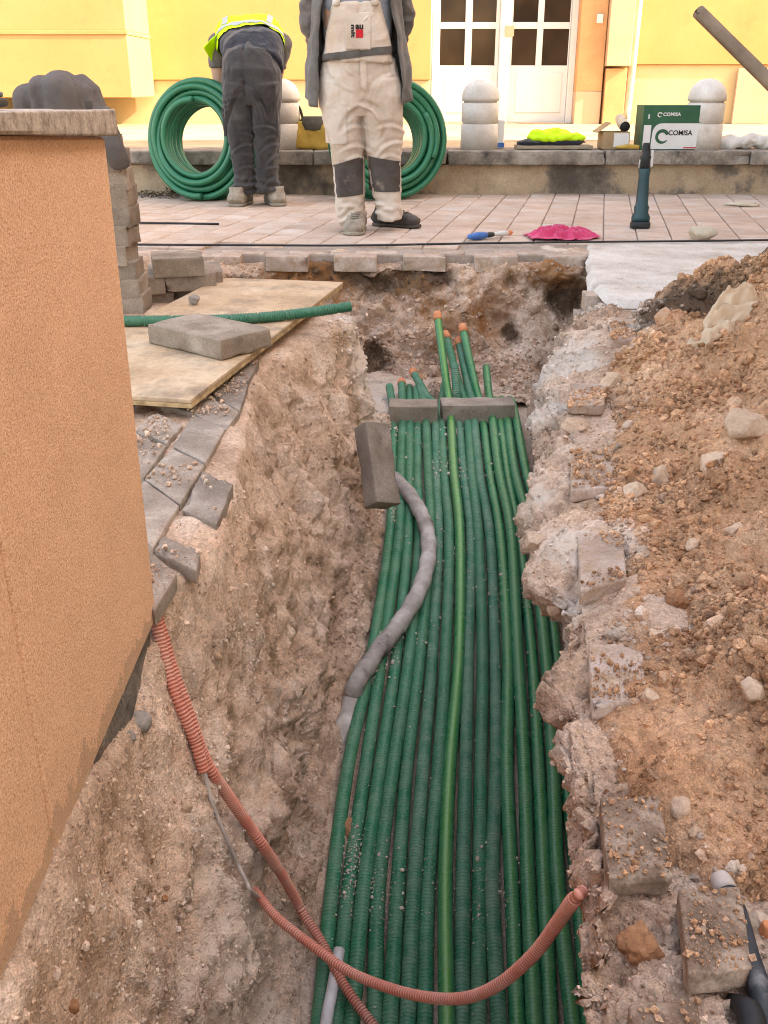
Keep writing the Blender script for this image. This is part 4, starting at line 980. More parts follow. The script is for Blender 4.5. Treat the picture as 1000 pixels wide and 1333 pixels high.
quads = [[(345, 478), (455, 522), (395, 668), (268, 618)],
         [(310, 275), (425, 328), (355, 452), (238, 395)],
         [(372, 205), (478, 262), (428, 328), (312, 272)],
         [(395, 140), (508, 160), (478, 258), (374, 203)],
         [(468, 95), (548, 78), (510, 155), (440, 160)],
         [(170, 268), (272, 312), (215, 380), (100, 335)],
         [(100, 340), (212, 383), (130, 500), (20, 440)],
         [(232, 398), (352, 455), (262, 600), (135, 510)],
         [(132, 515), (258, 604), (165, 755), (40, 660)],
         [(205, 705), (335, 770), (320, 838), (168, 765)],
         [(150, 770), (250, 850), (170, 985), (60, 900)],
         [(240, 185), (370, 205), (308, 272), (190, 240)]]
for k, q4 in enumerate(quads): quad_paver(lp, [cz(*p) for p in q4], 100 + k, tilt=.0)
# pavers left in the right-hand lip, half buried
rp = bpy.data.objects.new('right_pavement', None); COL.objects.link(rp); rp['kind'] = 'structure'
rquads = [[(742, 585), (800, 583), (806, 632), (743, 637)],
                        [(751, 695), (812, 690), (818, 752), (755, 768)],
                        [(765, 838), (838, 835), (845, 910), (769, 917)],
                        [(780, 1036), (862, 1032), (880, 1143), (788, 1147)],
                        [(880, 1155), (965, 1152), (985, 1265), (893, 1272)],
                        [(816, 1302), (912, 1298), (925, 1400), (822, 1405)],
                        [(793, 415), (840, 412), (838, 440), (795, 443)],
                        [(808, 462), (850, 460), (848, 492), (806, 495)],
                        [(742, 500), (790, 498), (788, 528), (738, 530)]]
for k, q4 in enumerate(rquads):
    quad_paver(rp, q4, 140 + k, 'brownpaver' if k in (3, 4, 5) else 'duspaver', z=.002, th=.030)

def crumbs(qs, count, w_of, mat, bias):
    Gs = []
    for q4 in qs:
        P = np.array([onz(a, b, .004) for a, b in q4]); g = np.linspace(0.03, .97, 24); u, v = np.meshgrid(g, g, indexing='ij'); u, v = u[..., None], v[..., None]
        Gs.append(P[0] * (1 - u) * (1 - v) + P[1] * u * (1 - v) + P[2] * u * v + P[3] * (1 - u) * v)
    G = np.concatenate(Gs, 0); up = np.zeros_like(G); up[..., 2] = 1; w = np.clip(w_of + 1.2 * fbm(G * 7, 301, 3), 0, 2)
    w[23::24] = 0
    scatter('paver_grit', G, up, count, rf(.0009, .0050, 5), w, dict(dust=.25, dark=0.0, rust=.1, tint=.5), M[mat], sink=.2)
crumbs(rquads, 3200, .30, 'heapsoil', 0)
crumbs([[cz(*p) for p in q4] for q4 in quads], 1100, .05, 'soil', 0)

# plywood, offcut, slab and pebble on it
A_, B_, D_ = onz(447, 367, .045), onz(249, 520, .045), onz(310, 355, .045)
ex = (B_ - A_); ln = np.linalg.norm(ex); ang = math.atan2(ex[1], ex[0]); wid = .53
perp = np.array([math.sin(ang), -math.cos(ang), 0]); 
if perp[0] > 0: perp = -perp
cc = (A_ + B_) / 2 + perp * wid / 2
ply = thing('plywood_sheet', 'worn plywood sheet lying over the edge of the left bank', 'plywood', (cc[0], cc[1], .018), (0, math.radians(0), ang))
link('face', rbox('face', (ln, wid, .012), .002, 20, .0015, 9, 12), M['plywood'], ply, (0, 0, .021))
link('core', rbox('core', (ln - .003, wid - .003, .013), .001, 8, .001, 10, 12), M['plyedge'], ply, (0, 0, .0083))
TOPZ = .046
p = [onz(110, 419, TOPZ + .017), onz(165, 418, TOPZ + .017), onz(250, 417, TOPZ + .017), onz(330, 414, TOPZ + .017), onz(400, 407, TOPZ + .02), onz(456, 399, TOPZ + .03)]
solo('pipe_offcut', tube('pipe_offcut', p, lambda L: .0175 + .0012 * np.sin(2 * np.pi * L / .009) - .003 * (np.mod(L, .095) < .006), sides=16, step=.002), M['gpiece'], 'ribbed green pipe lying across the plywood sheet and over its edge', 'pipe')
qd = [onz(203, 417, TOPZ + .062), onz(298, 438, TOPZ + .062), onz(343, 430, TOPZ + .062), onz(248, 411, TOPZ + .062)]
c = np.mean(qd, 0); e1 = qd[1] - qd[0]; l1 = np.linalg.norm(e1)
slab('paving_slab', 'big light-dusted paving slab lying on the plywood sheet', (c[0], c[1], TOPZ + .031), (l1, .205, .062), (0, 0, math.atan2(e1[1], e1[0])), 11, 'brick', 'paving slab', n=16)
p = onz(254, 393, TOPZ + .01)
tag(link('pebble', stone_me('pebble', (.026, .022, .02), 5), M['greystone'], None, (p[0], p[1], TOPZ + .016)), 'single grey pebble lying on the plywood sheet', 'pebble')

# stacked bricks behind the garden wall
SY = 3.62
bm4 = [rbox('paving_brick', (.24, .16, .073), .004, 10, .006, 40 + k, 24) for k in range(5)]
for m_ in bm4: m_.materials.append(M['brick'])
ys = [187, 206, 231, 255, 280, 305, 329, 351, 373, 393]; xr = [149, 157, 163, 166, 169, 169, 167, 176, 181, 186]
pos = ['topmost', 'second from the top', 'third from the top', 'fourth from the top', 'fifth from the top', 'fifth from the bottom', 'fourth from the bottom', 'third from the bottom', 'second from the bottom', 'bottom one']
for k in range(10):
    p = ony(xr[k], ys[k] + 4, SY - .08)
    o = link('paving_brick', bm4[k % 5], None, None, (p[0] - .12, SY, p[2]), (random.uniform(-.015, .015), random.uniform(-.015, .015), random.uniform(-.09, .09)))
    tag(o, 'grey paving brick in the stack behind the garden wall, %s' % pos[k], 'paving brick', 'bricks stacked behind the garden wall')
    if k > 1: 
        o = link('paving_brick', bm4[(k + 2) % 5], None, None, (p[0] - .37, SY + .02, p[2]), (0, 0, random.uniform(-.08, .08)))
        tag(o, 'grey paving brick at the back of the stack, behind the %s' % pos[k], 'paving brick', 'bricks stacked behind the garden wall')
PY = 3.95
for k, (px, py, sx, sy, sz, rz, lab) in enumerate([
        (228, 346, .20, .20, .075, .25, 'square paving brick on top of the low brick pile'), (244, 366, .20, .16, .07, .25, 'paving brick under the square one in the low brick pile'),
        (192, 371, .085, .15, .07, .45, 'small half brick on the low pile next to the tall stack'), (205, 390, .12, .16, .065, .2, 'wide brick at the foot of the low brick pile'),
        (172, 393, .16, .18, .07, -.1, 'brick at the foot of the low pile touching the tall stack'), (175, 368, .07, .12, .065, .1, 'broken upright brick between the tall stack and the low pile')]):
    p = ony(px, py, PY - .05 * (k == 2)); me = rbox('paving_brick', (sx, sy, sz), .004, 11, .006, 50 + k, 24)
    tag(link('paving_brick', me, M['brick'], None, (p[0], p[1] + .05, p[2]), (0, 0, rz)), lab, 'paving brick', 'bricks in the low pile')
tag(link('paving_brick', rbox('paving_brick', (.3, .26, .12), .004, 11, .006, 58, 24), M['brick'], None, (ony(240, 395, 4.05)[0], 4.12, .03), (0, 0, .2)), 'shadowed brick under the low brick pile', 'paving brick', 'bricks in the low pile')

# ------------------------------------------------------------------ small things on the pavement edge
ced = [onz(150, 318, .008), onz(300, 319, .008), onz(450, 319.5, .008), onz(600, 317, .008), onz(760, 315, .016), onz(880, 314, .018), onz(1030, 312, .018)]
solo('black_cable', tube('black_cable', ced, .0055, sides=8, step=.05), M['black'], 'thin black cable stretched along the edge of the pavement', 'cable')
solo('black_rod', tube('black_rod', [onz(150, 289.5, .008), onz(285, 291.5, .008)], .0065, sides=8, step=.05), M['black'], 'short thin black rod lying on the tiles at the left', 'rod')
# pink cloth
def cloth(name, c, sx, sy, h, seed, res=70, freq=9.):
    g = np.linspace(-1, 1, res); a, b = np.meshgrid(g, g, indexing='ij'); r = np.sqrt(a * a + b * b); th = np.arctan2(b, a)
    edge = 1 + .22 * fbm(np.stack([np.cos(th) * 1.5, np.sin(th) * 1.5, 0 * th], -1) + seed, seed, 3)
    k = np.maximum(np.abs(a), np.abs(b)) / np.maximum(r, 1e-6); a2, b2 = a * k * edge, b * k * edge
    P = np.stack([a2 * freq * .35, b2 * freq * .35, 0 * a2], -1)
    z = 1 - np.abs(fbm(P + seed, seed, 3, .55)) * 1.5; z = np.clip(z, 0, 1) ** 1.2 * (1 - np.clip(r, 0, 1) ** 3 * .85)
    V = np.stack([a2 * sx / 2, b2 * sy / 2, .004 + h * z], -1).reshape(-1, 3) + np.asarray(c)
    return mesh_np(name, V, grid_faces(res, res)[:, ::-1])
def solidify(o, th): 
    m = o.modifiers.new('thickness', 'SOLIDIFY'); m.thickness = th; return o
p = onz(731, 309); solidify(solo('pink_cloth', cloth('pink_cloth', (p[0], p[1], .004), 0.43, .30, .060, 12, 90, 6.5), M['pink'], 'crumpled bright pink cloth on the edge of the pavement', 'cloth'), .002)
# blue tool
p0, p1 = onz(610, 309, .02), onz(667, 303, .02); ax = (p1 - p0); al = np.linalg.norm(ax)
bt = thing('hand_tool', 'blue handled hand tool with an orange tip near the pink cloth', 'tool', tuple((p0 + p1) / 2 - [0, 0, .02]), (0, 0, math.atan2(ax[1], ax[0])))
def lx(t): return (-al / 2 + al * t, 0, .022)
link('handle', tube('handle', [lx(0), lx(.08), lx(.25), lx(.4)], [.012, .021, .022, .016], sides=12, step=.01), M['blue'], bt)
link('collar', tube('collar', [lx(.39), lx(.46), lx(.56)], [.012, .016, .012], sides=12, step=.01), M['black'], bt)
link('shaft', tube('shaft', [lx(.55), lx(.7), lx(.9)], [.010, .014, .014], sides=12, step=.01), M['silver'], bt)
link('tip', tube('tip', [lx(.88), lx(.94), lx(1.0)], [.014, .015, .006], sides=12, step=.01), M['orange'], bt)
# standing power tool
pt0 = onz(833, 297); ptop = ony(842, 186, pt0[1] + .05)
lean = np.array(ptop) - pt0; lh = np.linalg.norm(lean)
pt = thing('power_tool', 'dark teal power tool standing upright on the tiles', 'power tool', tuple(pt0))
pt.rotation_euler = Vector(lean).to_track_quat('Z', 'Y').to_euler()
def ringz(lst): return [(0, 0, lh * t, a, b) for t, a, b in lst]
def lmesh(name, rings, n=20, expo=2.6):
    V, F = loft_vf(rings, n, (1, 0, 0), expo); return fix_normals(mesh_np(name, V, F))
link('foot', lmesh('foot', ringz([(0, .050, .05), (.015, .056, .055), (.07, .056, .055), (.075, .05, .05)]), 20, 4), M['black'], pt)
link('body', lmesh('body', ringz([(.076, .052, .05), (.13, .054, .052), (.19, .040, .042), (.25, .044, .044), (.28, .036, .036), (.45, .033, .034), (.62, .030, .032), (.69, .036, .036), (.70, .034, .034)])), M['teal'], pt)
link('grip', lmesh('grip', ringz([(.701, .030, .032), (.80, .026, .03), (.84, .032, .034), (.86, .024, .028), (.97, .022, .026), (1.0, .018, .02)])), M['black'], pt)
link('label_band', boxes('label_band', [(.006, -.034, lh * .71, .030, -.026, lh * .81)], .002), M['silver'], pt)
link('switch', boxes('switch', [(-.044, -.012, lh * .72, -.026, .012, lh * .92)], .004), M['silver'], pt)
p = onz(913, 312); tag(link('foam_lump', stone_me('foam_lump', (.085, .055, .042), 8, 4, 3, .2), M['foam'], None, (p[0], p[1], .034)), 'beige foam lump lying on the lime dust at the right', 'foam lump')
p = onz(965, 268); tag(link('sand_lump', stone_me('sand_lump', (.12, .06, .02), 9, 3, 3, .25), M['foam'], None, (p[0], p[1], .008)), 'flat sandy lump on the tiles near the low wall', 'lump')

# ------------------------------------------------------------------ things on the low wall
CW = WALLY + .20
ZW = WALLH
prof = [(0.0001, .0), (.143, .0), (.143, .17), (.137, .178)]
def bollard(px, y, label):
    x = float(ony(px, 150, y)[0]); r = thing('bollard', label, 'bollard', (x, y, ZW), (0, 0, random.uniform(0, 6)), 'white concrete bollards on the low wall')
    link('lower_drum', lathe('lower_drum', [(.001, 0), (.146, 0), (.146, .178), (.14, .186), (.001, .186)]), M['bollard'], r)
    link('middle_drum', lathe('middle_drum', [(.001, .187), (.132, .187), (.132, .196), (.143, .199), (.143, .330), (.139, .336), (.001, .336)]), M['bollard'], r)
    dome = [(.001, .337), (.130, .337), (.130, .348), (.145, .350), (.145, .375)] + [(.145 * math.cos(a), .375 + .135 * math.sin(a)) for a in np.linspace(.12, 1.55, 12)]
    link('dome', lathe('dome', dome), M['bollard'], r)
bollard(625, CW, 'white domed concrete bollard on the low wall in front of the double door')
bollard(918, CW, 'white domed concrete bollard on the low wall right of the green box')
bollard(367, CW, 'white domed concrete bollard half hidden behind the bending worker')
# yellow tool bag
x = float(ony(405, 170, CW)[0])
bag = thing('tool_bag', 'ochre yellow tool bag with dark flap and handle on the low wall', 'bag', (x, CW, ZW))
link('bag_body', blob('bag_body', [loft_vf([(0, 0, .0, .15, .09), (0, 0, .02, .165, .10), (0, 0, .13, .155, .085), (0, 0, .21, .13, .06)], 24, (1, 0, 0), 5)], .01, 3, lambda V: .008 * fbm(V * 14, 3, 3)), M['yellowbag'], bag)
link('flap', blob('flap', [loft_vf([(0.02, -.0, .14, .085, .093), (0.02, 0, .19, .11, .08), (0.02, 0, .24, .09, .05)], 20, (1, 0, 0), 3)], .01, 3), M['darkbag'], bag)
link('handle', tube('handle', [(-.13, -.05, .10), (-.20, -.06, .20), (-.17, -.05, .30), (-.09, -.03, .31), (-.06, 0, .22)], .011, sides=8, step=.02), M['darkbag'], bag)
# folded hi-vis vest on a board
xa, xb = float(ony(672, 180, CW)[0]), float(ony(770, 180, CW)[0])
tag(link('old_board', rbox('old_board', (xb - xa, .22, .028), .003, 12, .004, 4), M['oldboard'], None, ((xa + xb) / 2, CW, ZW + .016), (0, 0, -.03)), 'weathered grey board on the low wall under the folded vest', 'board')
xv = float(ony(722, 170, CW)[0])
vest = thing('folded_vest', 'crumpled hi-vis yellow vest on the board on the low wall', 'vest', (xv, CW, ZW + .03))
link('dark_lining', blob('dark_lining', [ell_vf((0, 0, .02), (.26, .10, .035)), ell_vf((-.18, -.02, .015), (.12, .09, .03))], .012, 3, lambda V: .01 * fbm(V * 12, 7, 3)), M['navy'], vest)
link('fabric', blob('fabric', [ell_vf((.02, 0, .055), (.23, .10, .04)), ell_vf((-.07, .01, .085), (.12, .08, .035)), ell_vf((.10, .0, .075), (.12, .09, .03)), ell_vf((.0, -.02, .11), (.05, .05, .02))], .010, 2, lambda V: .018 * fbm(V * 13, 9, 3)), M['hivis'], vest)
# open cardboard carton
x0, x1 = float(ony(783, 170, CW)[0]), float(ony(818, 170, CW)[0]); wc = x1 - x0
cb = thing('open_carton', 'small open cardboard carton with a white label on the low wall', 'box', ((x0 + x1) / 2, CW + .02, ZW))
link('carton', boxes('carton', [(-wc / 2, -.10, .003, wc / 2, .10, .008), (-wc / 2, -.10, .009, wc / 2, -.095, .13), (-wc / 2, .095, .009, wc / 2, .10, .13), (-wc / 2, -.094, .009, -wc / 2 + .005, .094, .13), (wc / 2 - .005, -.094, .009, wc / 2, .094, .13)], 0), M['card'], cb)
fl = link('flap', boxes('flap', [(-.06, -.10, -.003, .06, .10, .003)], 0), M['card'], cb, (-wc / 2 - .0, -.02, .16), (0, math.radians(-35), 0))
link('label', boxes('label', [(-.02, -.103, .02, wc / 2 - .008, -.1005, .12)], 0), M['cardwhite'], cb)
xp = float(ony(812, 152, CW)[0]); zp = ZW + .165
V, F, uv = tube_vf([(0, -.10, 0), (.0, .0, .02), (.02, .18, .05)], .040, sides=18, step=.03, cap=False)
V2, F2, _ = tube_vf([(0, -.10, 0), (.0, .0, .02), (.02, .18, .05)], .033, sides=18, step=.03, cap=True)
po = thing('pipe_elbow', 'grey pipe end with a black opening resting on the open carton', 'pipe', (xp, CW + .02, zp))
link('shell', mesh_np('shell', V, F), M['pipegrey'], po); link('bore', mesh_np('bore', V2 + [0, .004, 0], F2), M['black'], po)
xq = float(ony(822, 182, CW)[0])
tag(link('yellow_tube', tube('yellow_tube', [(-.10, 0, .018), (0, 0, .022), (.08, 0, .018)], [.008, .02, .018], sides=10, step=.02), M['yellowbag'], None, (xq - .04, CW - .1, ZW)), 'small yellow tube lying before the open carton', 'tube')
# the printed box
x0, x1 = float(ony(832, 160, CW)[0]), float(ony(912, 160, CW)[0]); zt = float(ony(860, 137, CW - .12)[2]) - ZW; wc = x1 - x0
rb = thing('printed_carton', 'green and white printed carton on the low wall beside the right bollard', 'box', ((x0 + x1) / 2, CW - .01, ZW))
link('carton', boxes('carton', [(-wc / 2, -.11, .002, wc / 2, .13, zt)], .003), M['cardgreen'], rb)
# white lower panel with a rounded top left corner
bm = bmesh.new(); w0, w1, h0, h1 = -wc / 2 + .080, wc / 2 - .004, .006, zt * .60; r_ = .07
pts = [(w0 - .005, h0), (w1, h0), (w1, h1)] + [(w0 + r_ - r_ * math.sin(a), h1 - r_ + r_ * math.cos(a)) for a in np.linspace(0, math.pi / 2, 8)]
bm.faces.new([bm.verts.new((a, -.1125, b)) for a, b in pts]); me = bpy.data.meshes.new('white_panel'); bm.to_mesh(me); bm.free(); link('white_panel', fix_normals(me), M['cardwhite'], rb)
link('side_label', boxes('side_label', [(-wc / 2 + .012, -.1128, .03, -wc / 2 + .068, -.1112, zt * .56)], 0), M['cardwhite'], rb)
link('side_mark', boxes('side_mark', [(-wc / 2 + .038, -.1128, zt * .70, -wc / 2 + .048, -.1112, zt * .80)], 0), M['cardwhite'], rb)
def swoosh(R0, R1, cx, cz, y):
    a = np.linspace(.35, .35 + 1.72 * math.pi, 34); k = np.linspace(0, 1, 34); ro = R0 * (1 - .10 * k); ri = R1 + (R0 - R1) * .55 * np.clip((k - .72) / .28, 0, 1) ** 1.5
    V = np.vstack([np.stack([cx + ro * np.cos(a), 0 * a + y, cz + ro * np.sin(a)], -1), np.stack([cx + ri * np.cos(a), 0 * a + y, cz + ri * np.sin(a)], -1)]); n = 34
    F = np.array([(i, i + 1, n + i + 1, n + i) for i in range(n - 1)])
    th = np.linspace(0, 2 * np.pi, 16, endpoint=False); b0 = R1 * .62
    V = np.vstack([V, [[cx + R1 * .1, y, cz]], np.stack([cx + R1 * .1 + b0 * np.cos(th) * (1 + .35 * (np.cos(th) > .7)), 0 * th + y, cz + b0 * np.sin(th)], -1)])
    T_ = np.array([(2 * n, 2 * n + 1 + i, 2 * n + 1 + (i + 1) % 16) for i in range(8, 20)]) if False else np.array([(2 * n, 2 * n + 1 + i, 2 * n + 1 + (i + 1) % 16) for i in range(16)])
    F3 = np.vstack([F[:, [0, 1, 2]], F[:, [0, 2, 3]]])
    return V, F3
def flat_text(s, size, x, z, y, bold=0, xs=1.0):
    V, F = text_vf(s, size, .0004, bold, xs); V = np.stack([V[:, 0] + x, y - V[:, 2], V[:, 1] + z], -1); return V, F
U = lambda px: (px - 872) / 165.0
link('logo', mesh_np('logo', *swoosh(.056, .030, U(858.5), zt * .30, -.1136), False), M['cardgreen'], rb)
link('lettering', mesh_np('lettering', *flat_text('COMISA', .050, U(866), zt * .335, -.1142, .0010, .172 / .172 * 1.0), False), M['inkblack'], rb)
link('logo', mesh_np('logo', *swoosh(.020, .011, U(853), zt * .79, -.1136), False), M['cardwhite'], rb)
link('lettering', mesh_np('lettering', *flat_text('COMISA', .034, U(857), zt * .765, -.1136, .0012, 1.08), False), M['cardwhite'], rb)
link('red_strip', boxes('red_strip', [(wc / 2 - .15, -.1138, .012, wc / 2 - .03, -.1127, .020)], 0), M['inkred'], rb)
# small white packet behind the bollard, rags at the right
xk = float(ony(649, 165, CW + .1)[0])
wp = thing('white_packet', 'small white packet with a blue band beside the left bollard', 'packet', (xk, CW + .06, ZW))
link('packet', rbox('packet', (.085, .06, .21), .008, 8, .004, 3, 20, (0, 0, .106)), M['cardwhite'], wp); link('blue_band', boxes('blue_band', [(-.044, -.0325, .01, .044, -.0295, .045)], 0), M['blue'], wp)
xr_ = float(ony(972, 178, CW)[0])
tag(link('white_rag', blob('white_rag', [ell_vf((-.12, 0, .04), (.10, .08, .05)), ell_vf((.05, 0, .05), (.16, .09, .055)), ell_vf((.25, .02, .04), (.15, .09, .05))], .012, 2, lambda V: .022 * fbm(V * 11, 5, 3)), M['rag'], None, (xr_ - .03, CW + .02, ZW)), 'crumpled off-white rag on the low wall right of the bollard', 'rag')
# slanting tool handle
h0, h1 = ony(914, 20, 2.9), ony(1000, 105, 2.72); d = h1 - h0
solo('shovel_pole', tube('shovel_pole', [h0, h0 + d * .01, h1, h1 + d * 2.2], .0175, sides=14, step=.05), M['wood'], 'brown wooden tool handle slanting in above the soil heap', 'tool handle')
# little case on the wall cap and the fleece on the brick stack
p = onx(6, 150, WX - .03)
dc = thing('dark_case', 'small dark flat case lying on the cap of the garden wall', 'case', (WX - .075, float(p[1]) - .015, z1 + .0412))
link('case', rbox('case', (.08, .10, .010), .004, 6, .0005, 3, center=(0, 0, .0055)), M['black'], dc); link('lid', rbox('lid', (.074, .09, .006), .003, 6, .0005, 4, center=(0, 0, .0135)), M['cardigan'], dc)
hx0, hx1 = ony(26, 150, SY)[0], ony(136, 150, SY)[0]; hzb, hzt = ony(80, 172, SY)[2], ony(80, 88, SY)[2]
ww, hh = hx1 - hx0, hzt - hzb
fle = thing('fleece_jacket', 'dark grey fleece jacket heaped on the brick stack with one sleeve hanging', 'jacket', ((hx0 + hx1) / 2, SY, hzb - .01))
def fx(t): return -ww / 2 + ww * t
def dome(x0, x1, y, h, rx, ry):
    return loft_vf([(x0, y, -.03, rx, ry)] + [(x0 + (x1 - x0) * t, y, (h - rx) * t, rx, ry) for t in (.35, .7, 1.0)] + [(x1 + .004 * k, y, h - rx + rx * math.sin(a_), rx * math.cos(a_), ry * math.cos(a_) ** .6) for k, a_ in enumerate((.35, .7, 1.05, 1.35))], 20)
fp = [dome(fx(.15), fx(.15), 0, hh * .80, .050, .12), dome(fx(.43), fx(.36), -.04, hh * .92, .040, .12), dome(fx(.67), fx(.63), -.08, hh * 1.0, .070, .12), ell_vf((fx(.45), .06, hh * .35), (ww * .42, .10, hh * .42)),
      loft_vf([(fx(.70), .0, hh * .80, .045, .07), (fx(.84), .0, hh * .66, .042, .09), (fx(.93), .0, hh * .25, .040, .09), (fx(.96), -.02, -.04, .04, .08)], 18)]
link('fleece', blob('fleece', fp, .008, 3, lambda V: .005 * fbm(V * 7, 13, 2) - .006 * np.clip(.12 - np.abs(fbm(V * np.array([13, 13, 3.]), 17, 2)), 0, 1) / .12), M['hoodie'], fle)
link('pocket_flap', rbox('pocket_flap', (.06, .02, .075), .006, 9, .002, 9, center=(fx(.86), -.085, hh * .38)), M['hoodie'], fle)
sl_ = [ony(128, 150, SY - .06), ony(137, 170, SY - .11), ony(146, 190, SY - .13), ony(157, 210, SY - .12), ony(161, 217, SY - .11)]
link('sleeve', blob('sleeve', [loft_vf([(*(s - np.array(fle.location)), r, r * .8) for s, r in zip(sl_, (.05, .045, .04, .036, .032))], 14)], .010, 3, lambda V: .008 * fbm(V * 16, 19, 3)), M['hoodie'], fle)

# ------------------------------------------------------------------ coils of green pipe
def coil(px, py, base_px, y, label, yaw, turns_ax=6, R=.395, dep=.26):
    c = ony(px, py, y); r = thing('pipe_coil', label, 'coil', (c[0], c[1], 0), (0, 0, 0), 'coils of new green pipe')
    rr = .0225; ax = Matrix.Rotation(yaw, 3, 'Z') @ Matrix.Rotation(math.radians(-7), 3, 'X')
    k = 0; cz_ = R + rr
    for layer, Rl in enumerate((R - .135, R - .09, R - .045, R)):
        n = 72; ta = np.linspace(0, 2 * np.pi * turns_ax, n * turns_ax)
        wob = .010 * fbm(np.stack([ta * .5, 0 * ta + layer * 5, 0 * ta], -1), 7 + layer, 2)
        ru = Rl + wob + (.016 * np.sin(ta * .93 + layer) if layer == 3 else 0); yy = (np.linspace(-.5, .5, len(ta)) * (1 if layer % 2 else -1)) * dep + .012 * np.sin(ta * 1.3 + layer * 2)
        P = np.stack([ru * np.sin(ta + layer), yy, ru * np.cos(ta + layer)], -1) @ np.array(ax).T + [0, 0, cz_]
        V, F, uv = tube_vf(P, rr, sides=10, smooth_path=False)
        link('coil_layer', mesh_np('coil_layer', V, F, True, uv), M['gcoil'], r); k += 1
coil(265, 190, 262, WALLY - .34, 'coil of glossy green pipe leaning on the low wall beside the bending worker', math.radians(-20))
coil(504, 192, 262, WALLY - .30, 'coil of glossy green pipe behind the legs of the standing worker', math.radians(16))

# ------------------------------------------------------------------ people
def shoe(name, L, w, h, mat, parent, loc, rz, sole='sole', high=.0):
    """toe towards -Y"""
    V = [(0, .5 * L * .98, .03, w * .36, .03), (0, .44 * L, .045, w * .44, .042), (0, .25 * L, .06, w * .46, .058), (0, .05 * L, .058, w * .45, .052), (0, -.15 * L, .047, w * .49, .043), (0, -.34 * L, .04, w * .50, .036), (0, -.46 * L, .033, w * .36, .027), (0, -.5 * L, .03, w * .15, .016)]
    up = blob(name, [loft_vf(V, 20, (1, 0, 0), 2.6), loft_vf([(0, .30 * L, .05, w * .40, .052), (0, .30 * L, h, w * .38, .055), (0, .30 * L, h + high, w * .37, .053)], 18)], .008, 4, lambda q: .003 * fbm(q * 40, 3, 3))
    o = link(name, up, M[mat], parent, loc, (0, 0, rz))
    link('sole', blob('sole', [loft_vf([(0, .5 * L, .012, w * .36, .012), (0, .42 * L, .012, w * .46, .013), (0, 0, .012, w * .44, .013), (0, -.2 * L, .012, w * .53, .013), (0, -.38 * L, .012, w * .50, .013), (0, -.52 * L, .014, w * .22, .012)], 20, (1, 0, 0), 3)], .006, 2), M[sole], o)
    bm_ = [tube_vf([(-w * .2, -.02 * L - .028 * k_, .108 - .008 * k_), (w * .2, -.035 * L - .028 * k_, .104 - .008 * k_)], .004, sides=6, step=.02)[:2] for k_ in range(3)]
    Vm, Fm = merge(bm_); link('laces', mesh_np('laces', Vm, Fm), M['sole'], o)
    return o
def hand_parts(c, d, up, s=1.0):
    """palm and five curled fingers rooted at c, pointing along d"""
    c, d, up = [np.asarray(v, float) for v in (c, d, up)]; d /= np.linalg.norm(d); sd = np.cross(d, up); sd /= np.linalg.norm(sd); nn = np.cross(sd, d)
    out = [loft_vf([(*(c), .026 * s, .018 * s), (*(c + d * .04 * s), .040 * s, .017 * s), (*(c + d * .09 * s), .041 * s, .015 * s)], 14, tuple(sd))]
    for k, (o_, l) in enumerate(((-.030, .068), (-.010, .078), (.010, .074), (.029, .058))):
        b = c + d * .085 * s + sd * o_ * s; k1 = b + d * l * .5 * s - nn * .006; k2 = k1 + d * l * .32 * s - nn * .018; k3 = k2 + d * l * .10 * s - nn * .018
        out.append(loft_vf([(*b, .0095 * s, .0095 * s), (*k1, .009 * s, .009 * s), (*k2, .008 * s, .008 * s), (*k3, .006 * s, .006 * s)], 10, tuple(sd)))
    b = c + d * .02 * s - sd * .03 * s; out.append(loft_vf([(*b, .012 * s, .012 * s), (*(b + d * .035 - sd * .022), .011 * s, .011 * s), (*(b + d * .065 - sd * .026 - nn * .01), .0085 * s, .0085 * s)], 10, tuple(sd)))
    return out
def head_parts(c, face=(0, -1, 0), s=1.0):
    """head with nose, brows, ears and chin; c is the middle of the skull"""
    f = Vector(face).normalized(); rot = f.to_track_quat('-Y', 'Z').to_matrix(); R3 = np.array(rot)
    def t(lst): return [((V @ R3.T) * s + np.asarray(c), F) for V, F in lst]
    return t([ell_vf((0, .015, .03), (.076, .095, .092)), ell_vf((0, -.02, -.045), (.058, .068, .075)), ell_vf((0, -.062, -.095), (.026, .024, .02)),
              loft_vf([(0, -.088, .01, .008, .008), (0, -.103, -.015, .011, .012), (0, -.108, -.032, .016, .011), (0, -.09, -.04, .014, .008)], 10),
              ell_vf((-.078, .01, -.005), (.010, .022, .032), (0, 0, .3)), ell_vf((.078, .01, -.005), (.010, .022, .032), (0, 0, -.3)),
              ell_vf((0, -.078, .027), (.05, .014, .009)), ell_vf((0, -.080, -.067), (.026, .012, .007)), ell_vf((0, -.079, -.081), (.022, .011, .007))]), t
wrk = lambda f, a, s, p=(1, 1, 1): (lambda V: a * (1 - 2 * np.abs(fbm(V * np.asarray(p) * f, s, 3, .55))) * .8)

def creases(lst, w=.011):
    def f(V):
        r = 0
        for (x, z, ang, ln_, dep, side) in lst:
            dx, dz = V[:, 0] - x, V[:, 2] - z; a = dx * math.cos(ang) + dz * math.sin(ang); d = -dx * math.sin(ang) + dz * math.cos(ang) + .35 * a * a / max(ln_, .02)
            r = r + dep * (np.exp(-(d / w) ** 2) - .8 * np.exp(-((d - 1.7 * w) / (1.1 * w)) ** 2)) * np.exp(-(a / ln_) ** 4) * (V[:, 1] * side > -.02)
        return r
    return f
